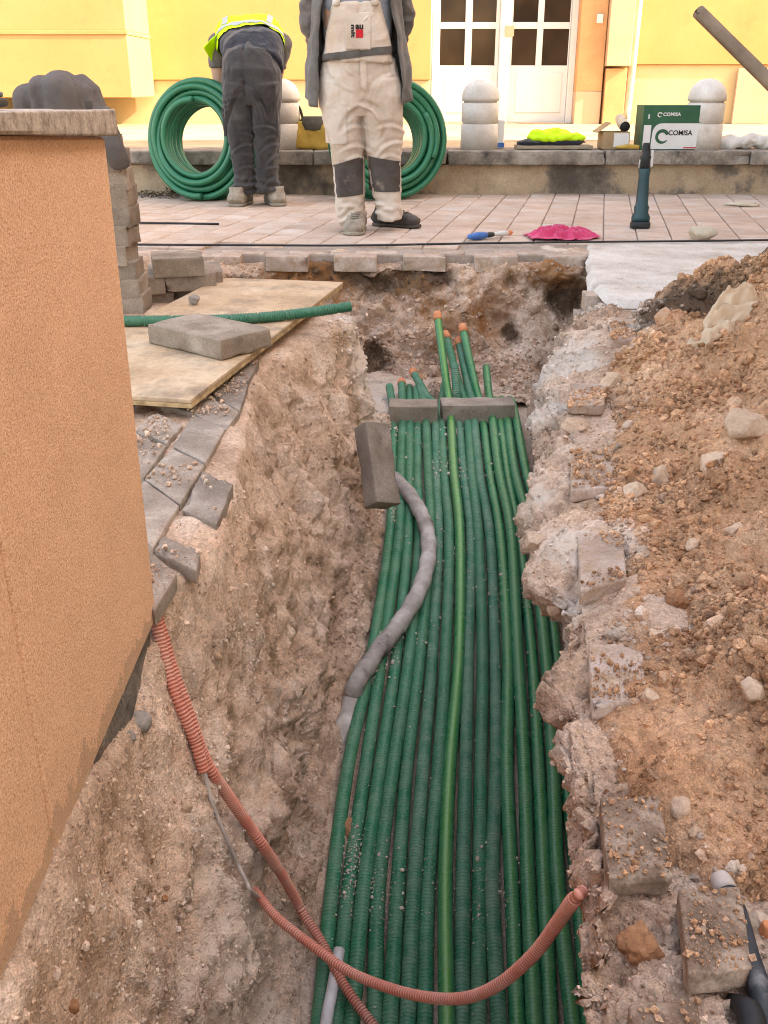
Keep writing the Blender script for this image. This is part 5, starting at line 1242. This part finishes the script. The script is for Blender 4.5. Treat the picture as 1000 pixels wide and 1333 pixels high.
# --- standing worker in cream overalls (faces the camera; head above the frame)
w2p = onz(482, 300)
w2 = thing('person', 'standing worker in cream bib overalls and open grey cardigan, hands behind the back', 'person', (w2p[0], w2p[1], 0))
def W2(px, py): # pixel -> local (x, z) on the body plane
    p = ony(px, py, w2p[1]); return p[0] - w2p[0], p[2]
def rg(py, xl, xr, dep, y=0.0):
    a, z = W2(xl, py); b, _ = W2(xr, py); return ((a + b) / 2, y, z, (b - a) / 2, dep)
legL = [rg(287, 441, 479, .085), rg(278, 437, 476, .092), rg(256, 436, 475, .092), rg(215, 432, 474, .10), rg(190, 430, 474, .115), rg(160, 422, 472, .125), rg(125, 416, 474, .14), rg(105, 418, 472, .14)]
legR = [rg(285, 492, 524, .080), rg(276, 490, 525, .088), rg(256, 486, 523, .09), rg(215, 480, 522, .10), rg(190, 476, 524, .115), rg(160, 471, 526, .125), rg(125, 468, 526, .14), rg(105, 468, 522, .14)]
pel = [rg(150, 440, 505, .10), rg(135, 416, 526, .135), rg(115, 414, 525, .15), rg(95, 417, 518, .15), rg(75, 420, 511, .145), rg(55, 424, 510, .14)]
tz = W2(470, 0)[1]; tx = W2(465, 20)[0]
torso = [rg(60, 424, 509, .125), rg(30, 420, 510, .13), rg(0, 416, 512, .135), (tx, .0, 1.42, .21, .12), (tx, .005, 1.50, .15, .085), (tx, .0, 1.545, .07, .06)]
sh = 1.46
armL = [(tx - .17, .0, sh, .075, .075), (tx - .235, .03, sh - .10, .062, .07), (*np.array([W2(402, 30)[0], .10, W2(402, 30)[1]]), .052, .055), (*np.array([W2(412, 75)[0], .19, W2(412, 75)[1]]), .045, .045), (tx - .06, .23, W2(440, 85)[1], .036, .036)]
armR = [(tx + .17, .0, sh, .075, .075), (tx + .235, .03, sh - .10, .062, .07), (*np.array([W2(528, 30)[0], .10, W2(528, 30)[1]]), .052, .055), (*np.array([W2(515, 75)[0], .19, W2(515, 75)[1]]), .045, .045), (tx + .05, .23, W2(490, 85)[1], .036, .036)]
hc = np.array([tx, -.02, 1.66])
hp_, ht_ = head_parts(hc)
body2 = [loft_vf(torso, 22), loft_vf([(tx, .005, 1.48, .065, .065), (tx, .0, 1.60, .058, .06)], 16)] + hp_
for arm, sgn in ((armL, 1), (armR, -1)):
    A = [(a[0], a[1], a[2], a[3] * .72, a[4] * .72) for a in arm]; body2.append(loft_vf(A, 14))
    e = np.array(A[-1][:3]); body2 += hand_parts(e, np.array([sgn * .9, .05, -.25]), (0, 1, 0))
body2 += [loft_vf([(l[0], l[1], l[2], l[3] * .6, l[4] * .6) for l in leg], 14) for leg in (legL, legR)] + [loft_vf([(p_[0], p_[1], p_[2], p_[3] * .8, p_[4] * .8) for p_ in pel], 18)]
link('body', blob('body', body2, .009, 3), M['skin'], w2)
link('hair', blob('hair', ht_([ell_vf((0, .03, .055), (.080, .094, .085)), ell_vf((0, .06, .0), (.074, .065, .075))]), .009, 3, lambda V: .004 * fbm(V * 50, 3, 3)), M['hair'], w2)
link('eyes', mesh_np('eyes', *merge(ht_([ell_vf((-.03, -.082, .008), (.013, .008, .007), sub=2), ell_vf((.03, -.082, .008), (.013, .008, .007), sub=2)]))), M['eye'], w2)
link('t_shirt', blob('t_shirt', [loft_vf([(r_[0], r_[1], r_[2], r_[3] * 1.0, r_[4] + .006) for r_ in torso[:5]], 22)], .010, 3, wrk(9, .006, 5)), M['greyshirt'], w2)
foldz = lambda V: .011 * (1 - 2 * np.abs(fbm(V * np.array([6, 6, 8.]), 21, 3, .55))) * .7 + .006 * np.exp(-((V[:, 2] - .11) / .07) ** 2) * np.sin(V[:, 2] * 95 + 9 * vnoise(V * 9, 3)) - .010 * np.exp(-(((V[:, 0] - W2(471, 100)[0]) / .012) ** 2)) * (V[:, 1] < 0) * (V[:, 2] > .74)
bib = [rg(80, 421, 511, .138, -.004), rg(60, 424, 509, .138, -.006), rg(30, 428, 502, .137, -.012), rg(4, 434, 494, .135, -.018)]
_rg = random.Random(5); cl2 = []
for k in range(7): cl2 += [(W2(470, 0)[0] - .05 - .02 * k * .6, W2(0, 140)[1] - .012 * k, math.radians(205 + 12 * k), .07, .0045, -1), (W2(470, 0)[0] + .05 + .02 * k * .6, W2(0, 140)[1] - .012 * k, math.radians(-28 - 10 * k), .08, .005, -1)]
for xx_ in (W2(453, 0)[0], W2(501, 0)[0]):
    for z_ in (W2(0, 168)[1], W2(0, 185)[1], W2(0, 200)[1], W2(0, 262)[1], W2(0, 270)[1], W2(0, 279)[1]): cl2.append((xx_ + _rg.uniform(-.05, .05), z_ + _rg.uniform(-.02, .02), _rg.uniform(-.5, .5), _rg.uniform(.05, .09), _rg.uniform(.006, .011), -1))
for k in range(9): cl2.append((tx + _rg.uniform(-.2, .2), W2(0, _rg.uniform(30, 125))[1], math.radians(_rg.uniform(50, 130)), _rg.uniform(.05, .10), _rg.uniform(.004, .008), -1))
_fz = foldz; _cr = creases(cl2); foldz = lambda V: _fz(V) * .7 + _cr(V)
ovm = blob('overalls', [loft_vf(legL, 22, (1, 0, 0), 2.3), loft_vf(legR, 22, (1, 0, 0), 2.3), loft_vf(pel, 26, (1, 0, 0), 2.4), loft_vf([(a, b - .012, c_, d_, .075) for a, b, c_, d_, e_ in [(*x_[:3], x_[3], x_[4]) for x_ in bib]], 24, (1, 0, 0), 5), loft_vf([(b_[0], b_[1] - .05, b_[2], b_[3], .112) for b_ in bib], 24, (1, 0, 0), 3)], .0070, 2, foldz)
ov = link('overalls', ovm, M['overalls'], w2)
zb0, zb1 = W2(465, 76)[1], W2(465, 66)[1]
def band(V, N_, sl=.10): zz = V[:, 2] - (V[:, 0] - tx) * sl; return zz
def wrap_band(name, me, cx, cy, a0, a1, zlo, zhi, off, n=70, m=5):
    t = BVHTree.FromPolygons(verts(me).tolist(), [p.vertices[:] for p in me.polygons]); V = []
    for j in np.linspace(0, 1, m):
        for a in np.linspace(a0, a1, n):
            d = Vector((math.sin(a), -math.cos(a), 0)); x = cx + .25 * math.sin(a); z = zlo(x) * (1 - j) + zhi(x) * j
            o_ = Vector((cx, cy, z)) + d * .6; h, nn, i_, ds_ = t.ray_cast(o_, -d)
            V.append(tuple((h if h is not None else Vector((cx, cy, z)) + d * .1) + d * off))
    return mesh_np(name, np.array(V), grid_faces(m, n))
solidify_later = []
bl = link('belt', wrap_band('belt', ovm, tx, 0, -1.9, 1.9, lambda x: zb0 + (x - tx) * .09, lambda x: zb1 + (x - tx) * .09, .005), M['belt'], ov)
zk0, zk1 = W2(455, 256)[1], W2(455, 209)[1]; dz = .03
def front_patch(name, me, x0, x1, zlo, zhi, off, n=26, m=22):
    t = BVHTree.FromPolygons(verts(me).tolist(), [p.vertices[:] for p in me.polygons]); V = []
    for j in np.linspace(0, 1, m):
        for k in np.linspace(0, 1, n):
            x = x0 + (x1 - x0) * k; z = zlo(k) * (1 - j) + zhi(k) * j
            h, nn, i_, ds_ = t.ray_cast(Vector((x, -1, z)), Vector((0, 1, 0))); V.append((x, (h.y if h is not None and h.y < .06 else .02) - off, z))
    V = np.array(V).reshape(m, n, 3)
    for _ in range(2): V[:, 1:-1, 1] = .25 * V[:, :-2, 1] + .5 * V[:, 1:-1, 1] + .25 * V[:, 2:, 1]
    return mesh_np(name, V.reshape(-1, 3), grid_faces(m, n))
link('knee_patch', front_patch('knee_patch', ovm, W2(434, 230)[0], W2(473, 230)[0], lambda k: zk0 + .02 * k, lambda k: zk1 - .02 + .05 * k, .006), M['kneepad'], ov)
link('knee_patch', front_patch('knee_patch', ovm, W2(480, 230)[0], W2(521, 230)[0], lambda k: zk0 + .035, lambda k: zk1 + .03 - .03 * k, .006), M['kneepad'], ov)
for xs_ in (439, 489):
    a, z = W2(xs_, 2); link('strap', tube('strap', [(a, -.165, z - .03), (a + (tx - a) * .05, -.155, z + .05), (a, -.10, 1.47), (a, -.02, 1.525), (a + (tx - a) * .3, .09, 1.46)], .02, sides=8, step=.02), M['overalls'], ov)
fy_ = W2(471, 110)[0]
link('fly_seam', front_patch('fly_seam', ovm, fy_ - .004, fy_ + .030, lambda k: W2(470, 118)[1] + .02 * (1 - k), lambda k: W2(470, 78)[1], .006, 6, 16), M['overalls'], ov)
link('thigh_pocket', front_patch('thigh_pocket', ovm, W2(423, 150)[0], W2(452, 150)[0], lambda k: W2(0, 186)[1], lambda k: W2(0, 141)[1], .006, 16, 16), M['overalls'], ov)
# bib pocket edge and printed emblem
fy = None
def bib_y(x, z):
    V = verts(ovm); d2 = (V[:, 0] - x) ** 2 + (V[:, 2] - z) ** 2 + (V[:, 1] > -.05) * 9; return V[np.argmin(d2), 1]
ax_, az_ = W2(466, 46); by_ = min(bib_y(ax_ + i_ * .02, az_ + j_ * .02) for i_ in (-1.5, 0, 1.5) for j_ in (-2, 0, 2)) - .004
u1 = W2(467, 45)[0] - W2(466, 45)[0]
link('bib_pocket', boxes('bib_pocket', [(W2(451, 40)[0], by_ - .0005, W2(451, 72)[1] + .02, W2(484, 40)[0], by_ + .02, W2(451, 18)[1])], .008), M['overalls'], ov)
by_ -= .002
sq = link('red_square', boxes('red_square', [(W2(464, 0)[0], by_ - .0015, W2(464, 51)[1], W2(473.3, 0)[0], by_ + .001, W2(464, 40.5)[1])], 0), M['inkred'], ov)
V, F = text_vf('au', .052, .0008, .0022, 1.0); s_ = (W2(473.5, 0)[0] - W2(463.5, 0)[0]) / max(1e-6, V[:, 0].max() - V[:, 0].min())
V[:, 0] *= s_; hgt = (W2(0, 34.5)[1] - W2(0, 40)[1]) / V[:, 1].max(); V[:, 1] *= hgt
V = np.stack([V[:, 0] - V[:, 0].min() + W2(463.6, 0)[0], by_ - V[:, 2], V[:, 1] + W2(0, 39.8)[1]], -1); link('lettering', mesh_np('lettering', V, F, False), M['inkblack'], ov)
V, F = text_vf('mit', .052, .0008, .0022, 1.0); V -= V.min(0) * [1, 1, 0]; Ls = (W2(0, 34.5)[1] - W2(0, 51)[1]) / V[:, 0].max(); Hs = (W2(463, 0)[0] - W2(458, 0)[0]) / V[:, 1].max()
V = np.stack([W2(458, 0)[0] + V[:, 1] * Hs, by_ - V[:, 2], W2(0, 34.5)[1] - V[:, 0] * Ls], -1); link('lettering', mesh_np('lettering', V, F[:, ::-1], False), M['inkblack'], ov)
# cardigan: an open shell round the back, and two sleeves
def shell(name, levels, th=.012, seed=0):
    """levels: (z, cx, rx, ry, left opening angle, right opening angle) measured from the front"""
    n = 60; Vs = []
    for (z, cx, rx, ry, al, ar) in levels:
        a = np.linspace(al, 2 * np.pi - ar, n); Vs.append(np.stack([cx - rx * np.sin(a), -ry * np.cos(a), np.full(n, z)], -1))
    V = np.array(Vs); k = len(levels); R_ = []
    for i in range(k - 1):
        for t in np.linspace(0, 1, 8, endpoint=False): R_.append(V[i] * (1 - t) + V[i + 1] * t)
    R_.append(V[-1]); V = np.array(R_)
    zf_ = np.clip((levels[0][0] + .55 - V[..., 2]) / .55, 0, 1)
    ang = np.linspace(0, 1, n)[None]; V[..., 2] -= (zf_ * .07 * (np.exp(-(ang / .16) ** 2) + .8 * np.exp(-((1 - ang) / .16) ** 2)) * (V[..., 2] < levels[0][0] + .25))
    rad = .018 * np.sin(ang * 46 + 1.5 * fbm(V * 4, seed, 2)) * zf_ * .8 + .01 * fbm(V * 8, seed + 1, 3)
    nrm_ = np.stack([V[..., 0] - levels[0][1], V[..., 1], 0 * V[..., 0]], -1); nrm_ /= np.linalg.norm(nrm_, axis=-1, keepdims=True) + 1e-9
    V = V + nrm_ * rad[..., None]
    return mesh_np(name, V.reshape(-1, 3), grid_faces(*V.shape[:2]))
zc = lambda py: W2(470, py)[1]
cg = link('cardigan', shell('cardigan', [(zc(122), tx + .005, .285, .19, .95, .95), (zc(80), tx, .272, .19, .93, .95), (zc(40), tx, .245, .185, .95, 1.0), (zc(0), tx, .235, .175, .85, .85), (1.44, tx, .215, .15, .5, .5), (1.52, tx, .12, .095, .4, .4)], seed=4), M['cardigan'], w2)
solidify(cg, .008)
for nm, arm in (('sleeve', armL), ('sleeve', armR)):
    link(nm, blob(nm, [loft_vf(arm, 18), ell_vf(arm[0][:3], (.08, .085, .075))], .010, 3, lambda V: .012 * (1 - 2 * np.abs(fbm(V * np.array([8, 8, 14.]), 31, 3)))), M['cardigan'], w2)
fl_ = onz(463, 303) - w2p; fr_ = onz(510, 296) - w2p
shoe('shoe', .29, .125, .10, 'shoe_dusty', w2, (fl_[0], fl_[1] - .0, 0), math.radians(-4), high=.02)
shoe('shoe', .30, .115, .10, 'shoe_dark', w2, (fr_[0] + .03, fr_[1] + .02, 0), math.radians(62), 'shoe_dark', high=.02)

# --- bending worker in dark trousers and hi-vis vest (seen from behind)
w1p = onz(333, 267)
w1 = thing('person', 'worker bending over beside the left pipe coil in dark trousers and hi-vis vest', 'person', (w1p[0], w1p[1], 0))
def W1(px, py, dy=0.0):
    p = ony(px, py, w1p[1] + dy); return p[0] - w1p[0], p[2]
def r1(py, xl, xr, dep, y=0.0):
    a, z = W1(xl, py, y); b, _ = W1(xr, py, y); return ((a + b) / 2, y, z, (b - a) / 2, dep)
l1 = [r1(250, 302, 331, .085), r1(244, 303, 331, .09), r1(225, 304, 330, .085), r1(190, 300, 329, .095), r1(160, 293, 329, .11, .01), r1(130, 291, 329, .125, .0), r1(105, 292, 330, .13, -.02)]
r1_ = [r1(250, 334, 364, .085), r1(244, 334, 364, .09), r1(225, 334, 361, .085), r1(190, 333, 363, .095), r1(160, 330, 364, .11, .01), r1(130, 328, 366, .125, .0), r1(105, 327, 365, .13, -.02)]
pv1 = [r1(135, 300, 356, .11, .0), r1(118, 290, 366, .145, .0), r1(100, 289, 366, .16, .01), r1(84, 291, 363, .158, .055), r1(79, 293, 361, .15, .09)]
xc = W1(327, 60)[0]
zt0 = W1(327, 80, .05)[1]
top1 = W1(327, 22, .45)[1]
tor = [(xc, .04, zt0 - .04, .20, .14), (xc, .14, zt0 + .06, .20, .14), (xc - .03, .28, top1 - .20, .205, .13), (xc - .06, .42, top1 - .13, .225, .125), (xc - .06, .52, top1 - .16, .20, .11), (xc - .06, .60, top1 - .22, .09, .08)]
shx, shy, shz = .235, .47, top1 - .17
hl = np.array([W1(284, 118, .42)[0], .42, .58]); 
xs0 = xc; xc = xc - .055
aL = [(xc - shx, shy, shz, .07, .07), (xc - shx - .02, shy - .0, shz - .16, .055, .055), (xc - shx - .005, shy - .02, shz - .32, .045, .047), (xc - shx + .03, shy - .0, shz - .52, .034, .034), (xc - shx + .05, shy, shz - .56, .028, .03)]
aR = [(xc + shx - .02, shy, shz, .07, .07), (xc + shx - .05, shy + .03, shz - .16, .052, .052), (xc + shx - .09, shy + .06, shz - .32, .043, .045), (xc + shx - .15, shy + .06, shz - .52, .034, .034), (xc + shx - .16, shy + .06, shz - .56, .028, .03)]
hd1, ht1 = head_parts((xc, .74, top1 - .32), (0, .45, -.9))
b1 = [loft_vf([(a, b, c_, d_ * .9, e_ * .9) for a, b, c_, d_, e_ in tor], 20), loft_vf([(xc, .56, top1 - .2, .06, .06), (xc, .70, top1 - .30, .055, .058)], 14)] + hd1
b1 += [loft_vf([(a[0], a[1], a[2], a[3] * .85, a[4] * .85) for a in arm], 14) for arm in (aL, aR)]
b1 += hand_parts(aL[-1][:3], (.1, .1, -1), (0, 1, 0)) + hand_parts(aR[-1][:3], (-.1, .1, -1), (0, 1, 0))
b1 += [loft_vf([(l[0], l[1], l[2], l[3] * .6, l[4] * .6) for l in leg], 14) for leg in (l1, r1_)] + [loft_vf([(a, b, c_, d_ * .8, e_ * .8) for a, b, c_, d_, e_ in pv1], 18)]
link('body', blob('body', b1, .009, 3), M['skin'], w1)
link('hair', blob('hair', ht1([ell_vf((0, .03, .055), (.080, .094, .085)), ell_vf((0, .06, .0), (.074, .065, .075))]), .009, 3, lambda V: .004 * fbm(V * 50, 3, 3)), M['hair'], w1)
fold1 = lambda V: .012 * (1 - 2 * np.abs(fbm(V * np.array([7, 7, 4.5]), 41, 3, .55))) * .8 + .014 * np.exp(-((V[:, 2] - .12) / .07) ** 2) * np.sin(V[:, 2] * 120 + 4 * vnoise(V * 7, 3)) - .016 * np.exp(-((V[:, 0] - (xc + .01)) / .014) ** 2) * (V[:, 2] > .72) * (V[:, 1] < .1)
cl1 = []
for k in range(6): cl1 += [(xc - .05 - .014 * k, W1(0, 118)[1] - .03 * k, math.radians(215 + 9 * k), .09, .008, -1), (xc + .07 + .014 * k, W1(0, 118)[1] - .03 * k, math.radians(-35 - 9 * k), .09, .008, -1)]
for xx_ in (W1(313, 0)[0], W1(348, 0)[0]):
    for z_ in (165, 178, 190, 203, 218, 232, 240): cl1.append((xx_ + _rg.uniform(-.04, .04), W1(0, z_)[1], _rg.uniform(-.7, .7), _rg.uniform(.05, .09), _rg.uniform(.006, .012), -1))
_f1 = fold1; _c1 = creases(cl1); fold1 = lambda V: _f1(V) * .7 + _c1(V)
trm = blob('trousers', [loft_vf(l1, 22, (1, 0, 0), 2.3), loft_vf(r1_, 22, (1, 0, 0), 2.3), loft_vf(pv1, 24, (1, 0, 0), 2.3)], .0070, 2, fold1)
tr_ = link('trousers', trm, M['trousers'], w1)
for sx_, px_ in ((-1, 292), (1, 363)):
    a, z = W1(px_, 158); link('cargo_pocket', rbox('cargo_pocket', (.035, .13, .20), .014, 8, .012, 3 + sx_, 12, (a + .012 * -sx_, .0, z)), M['trousers'], tr_)
for a_, b_ in ((297, 320), (335, 358)):
    link('back_pocket', front_patch('back_pocket', trm, W1(a_, 110)[0], W1(b_, 110)[0], lambda k: W1(0, 128)[1], lambda k: W1(0, 103)[1] + .012 * (1 if a_ < 320 else -1) * (k - .5), .007, 12, 12), M['trousers'], tr_)
shm = blob('dark_shirt', [loft_vf([(a, b, c_, d_ * 1.02, e_ + .012) for a, b, c_, d_, e_ in tor[:5]], 24, (1, 0, 0), 2.5)], .010, 3, wrk(8, .008, 43))
link('dark_shirt', shm, M['navy'], w1)
for arm in (aL, aR):
    link('sleeve', blob('sleeve', [loft_vf([(*a[:3], a[3] * 1.08, a[4] * 1.08) for a in arm[:2]] , 16), ell_vf(arm[0][:3], (.075, .075, .075))], .010, 3, wrk(12, .006, 45)), M['cardigan'], w1)
vcut = lambda V: V[:, 1] * .8 + V[:, 2] * .75
ref = .235 * .8 + W1(327, 47, .22)[1] * .75
vm = patch_from('vest', shm, lambda V, N_: (vcut(V) > ref), .014); setv(vm, verts(vm) + norms(vm) * (.006 * fbm(verts(vm) * 12, 47, 3))[:, None])
vo = link('hivis_vest', vm, M['hivis'], w1)
link('reflective_band', patch_from('reflective_band', vm, lambda V, N_: (vcut(V) > ref + .045) & (vcut(V) < ref + .10), .004), M['reflect'], vo)
link('reflective_band', patch_from('reflective_band', vm, lambda V, N_: (V[:, 0] - xc < -.135) & (V[:, 0] - xc > -.185) & (vcut(V) > ref + .102), .004), M['reflect'], vo)
link('reflective_band', patch_from('reflective_band', vm, lambda V, N_: (V[:, 0] - xc > .125) & (V[:, 0] - xc < .175) & (vcut(V) > ref + .102), .004), M['reflect'], vo)
for sg, (pa_, pb_) in ((-1, ((268, 62), (280, 92))), (1, ((366, 48), (364, 70)))):
    a0, z0 = W1(pa_[0], pa_[1], .42); a1, z1_ = W1(pb_[0], pb_[1], .40)
    g = np.linspace(0, 1, 14); u_, v_ = np.meshgrid(g, g, indexing='ij')
    X_ = (xc + sg * .20) * (1 - u_) + (a0 * (1 - v_) + a1 * v_) * u_; Z_ = (top1 - .10) * (1 - u_) + (z0 * (1 - v_) + z1_ * v_) * u_ - .06 * (1 - u_) * v_; Y_ = .30 + .22 * v_ + .012 * np.sin(u_ * 9 + v_ * 4)
    fo = link('vest_flap', mesh_np('vest_flap', np.stack([X_, Y_, Z_], -1).reshape(-1, 3), grid_faces(14, 14)), M['hivis'], vo); solidify(fo, .004)
s1 = onz(314, 268) - w1p; s2 = onz(352, 267) - w1p
shoe('shoe', .30, .135, .10, 'shoe_dusty', w1, (s1[0] - .01, s1[1] + .06, 0), math.radians(172), high=.03)
shoe('shoe', .30, .135, .10, 'shoe_dusty', w1, (s2[0] + .03, s2[1] + .06, 0), math.radians(196), high=.03)

# ------------------------------------------------------------------ stones, hose end and plastic on the heap
stones = [
    (978, 548, 62, 50, 'stone', 'large pale boulder at the right edge of the soil heap'), (930, 600, 50, 36, 'stone', 'grey-brown rock just below the largest boulder on the heap'),
    (860, 616, 34, 34, 'stone', 'rounded beige stone in the middle of the heap, higher of a pair'), (826, 637, 32, 28, 'stone', 'pale squat stone beside the rounded beige stone on the heap'),
    (982, 895, 44, 40, 'stone', 'angular pale stone alone on the lower heap near the right edge'), (962, 686, 34, 16, 'stone', 'thin tan stone lying below the grey-brown rock'),
    (884, 778, 30, 26, 'clay', 'rust brown clod on the slope of the soil heap'), (782, 599, 22, 22, 'stone', 'small pinkish stone on the far half-buried paver'),
    (748, 553, 34, 22, 'stone', 'pale lump on the right lip above the half-buried paver'), (797, 497, 38, 30, 'stone', 'brown lump where the heap meets the whitish lip'),
    (900, 708, 26, 24, 'stone', 'round tan stone above the rust brown clod'), (835, 1052, 26, 22, 'stone', 'flat pale stone on the near half-buried paver'),
    (885, 1050, 34, 26, 'stone', 'pinkish stone right of the near half-buried paver'), (905, 1082, 18, 16, 'stone', 'small pale stone below the pinkish one on the near heap'),
    (835, 1225, 54, 44, 'clay', 'big brown clod in the hole before the near half-buried paver'), (868, 1195, 26, 34, 'stone', 'pale stone wedged against the near paver edge'),
    (820, 1108, 44, 26, 'clay', 'orange clay crumb lying on the near half-buried paver'), (920, 1245, 44, 40, 'clay', 'orange clay lump beside the black hose'),
    (990, 1200, 30, 32, 'stone', 'pale stone at the right edge beside the black hose'), (850, 825, 30, 16, 'stone', 'flat stone low on the slope left of the brown clod'),
    (845, 905, 26, 20, 'stone', 'tan stone right of the middle half-buried paver'), (700, 700, 40, 28, 'stone', 'rounded lump jutting from the right lip over the pipes'),
    (725, 785, 22, 30, 'stone', 'small rounded stone in the right lip below the jutting lump')]
for k, (px, py, w, h, mt, lab) in enumerate(stones):
    p = hit(px, py + h * .2, 0, tree=BVA); sc_ = np.linalg.norm((p - ORG) * np.array([0, cP, -sP])) ; dd = float((p - ORG) @ np.array([0, cP, -sP])) / FPX
    a, b = w * dd / 2, h * dd / 2
    rgk = np.random.default_rng(200 + k)
    o = link('stone' if mt != 'clay' else 'clod', stone_me('stone', (a * 1.1, (a + b) / 2 * 1.1, b * 1.15), 200 + k, 14 if mt != 'clay' else 3, 4, .13 if mt != 'clay' else .26), M[mt], None, (p[0], p[1] + b * .2, p[2] + b * .05), (rgk.uniform(-.3, .3), rgk.uniform(-.3, .3), rgk.uniform(-.4, .4)))
    tag(o, lab, 'stone' if mt != 'clay' else 'clod', 'stones and clods on the right')
for k, (px, py, w, h, mt, lab) in enumerate([(284, 855, 14, 12, 'stone', 'small pale stone by the upper red conduit on the left bank'), (286, 905, 16, 14, 'stone', 'pinkish stone right of the two red conduits'), (182, 940, 30, 34, 'greystone', 'grey rough lump at the foot of the garden wall'), (168, 960, 18, 18, 'greystone', 'small grey lump below the rough one at the wall foot'), (95, 1310, 26, 18, 'clay', 'reddish stone in the grey gravel at bottom left'), (240, 1050, 22, 18, 'stone', 'tan stone in the gravel left of the grey cable'),
                                              (452, 1080, 34, 22, 'clay', 'crumbly soil clod fallen onto the leftmost green pipes')]):
    p = hit(px, py, 0, tree=BVA); dd = float((p - ORG) @ np.array([0, cP, -sP])) / FPX; a, b = w * dd / 2, h * dd / 2
    tag(link('stone' if mt != 'clay' else 'clod', stone_me('stone', (a, (a + b) / 2, b), 300 + k, 6, 3, .14), M[mt], None, tuple(p), (.2 * k, .3, .7 * k)), lab, 'stone' if mt != 'clay' else 'clod', 'stones on the left bank')
# plastic sheet caught in the heap
pc = hit(948, 418, 0, tree=BVA); g = np.linspace(-1, 1, 44); u_, v_ = np.meshgrid(g, g, indexing='ij')
Zp = .05 * (1 - u_ ** 2) * (1 - .5 * v_ ** 2) + .030 * fbm(np.stack([u_ * 2.2, v_ * 2.2, 0 * u_], -1), 8, 3) + .06 * (u_ + .3) - .02
Zp = Zp * .7 + .022 * (1 - 2 * np.abs(fbm(np.stack([u_ * 2.5 + v_, v_ * 2.5, 0 * u_], -1), 19, 2))) - .035 * (u_ * u_ + v_ * v_)
Vp = np.stack([u_ * .125 * (1 - .25 * v_) + .03 * v_ + pc[0], .085 * v_ + .06 * u_ + pc[1] + .02, pc[2] + Zp + .05 * v_ + .01], -1)
solidify(solo('plastic_sheet', mesh_np('plastic_sheet', Vp.reshape(-1, 3), grid_faces(44, 44)), M['plastic'], 'torn translucent plastic sheet caught in the top of the soil heap', 'plastic sheet'), .0015)
# black hose at bottom right
hb = [hit(940, 1166, .022, tree=BVA), hit(952, 1200, .016, tree=BVA), hit(968, 1250, .014, tree=BVA), hit(985, 1300, .012, tree=BVA), hit(992, 1345, .008, tree=BVA), hit(1000, 1400, .0, tree=BVA)]
bh = thing('black_hose', 'scuffed black hose with a pale end sticking out of the near heap', 'hose', tuple(hb[2]))
link('hose_body', tube('hose_body', [p - hb[2] for p in hb], .0115, sides=16, step=.01), M['blackhose'], bh)
d = hb[0] - hb[1]; d /= np.linalg.norm(d); link('pale_end', tube('pale_end', [hb[0] - hb[2] - d * .008, hb[0] - hb[2] + d * .006, hb[0] - hb[2] + d * .012], [.0122, .0122, .009], sides=16, step=.004), M['cable'], bh)
hb = [hit(948, 1308, .006, tree=BVA), hit(962, 1325, .012, tree=BVA), hit(978, 1345, .012, tree=BVA), hit(985, 1400, .0, tree=BVA)]
solo('torn_hose', tube('torn_hose', hb, [.006, .013, .014, .012], sides=12, step=.008), M['black'], 'torn black hose end below the scuffed black hose', 'hose')
p = hit(999, 1215, .006, tree=BVA); tag(link('orange_scrap', stone_me('orange_scrap', (.008, .006, .014), 77, 3), M['orange'], None, tuple(p)), 'small orange plastic scrap at the right edge of the heap', 'scrap')
# weeds and dry leaves at the foot of the low wall, left of the coil
def leaves(name, c, n, sp, size, mat, label, cat, stuff=False, rise=.0):
    Vs, Fs = [], []
    for k in range(n):
        a = random.uniform(0, 6.28); b = random.uniform(-.6, .9); r = abs(random.gauss(0, 1)); o_ = np.array([c[0] + random.gauss(0, sp), c[1] + random.gauss(0, sp * .25), c[2] + abs(random.gauss(0, rise)) + .008])
        d = np.array([math.cos(a), math.sin(a), math.sin(b)]); s = np.array([-math.sin(a), math.cos(a), random.uniform(-.4, .4)]); L_ = size * random.uniform(.6, 1.3)
        V = np.array([o_, o_ + d * L_ * .5 + s * L_ * .25, o_ + d * L_, o_ + d * L_ * .5 - s * L_ * .25 + [0, 0, .1 * L_]]); Vs.append(V); Fs.append(np.array([[0, 1, 2, 3]]) + 4 * k)
    me = mesh_np(name, np.vstack(Vs), np.vstack(Fs), False)
    if stuff: o = link(name, me, M[mat]); o['kind'] = 'stuff'; return o
    return solo(name, me, M[mat], label, cat)
pw = onz(232, 258)
leaves('weed', (pw[0] - .02, WALLY - .06, .0), 90, .06, .055, 'weed', 'small dark weed growing at the foot of the low wall', 'weed', rise=.10)
leaves('dry_leaves', (pw[0] - .05, WALLY - .16, .0), 420, .34, .035, 'dryleaf', '', '', True, .008)
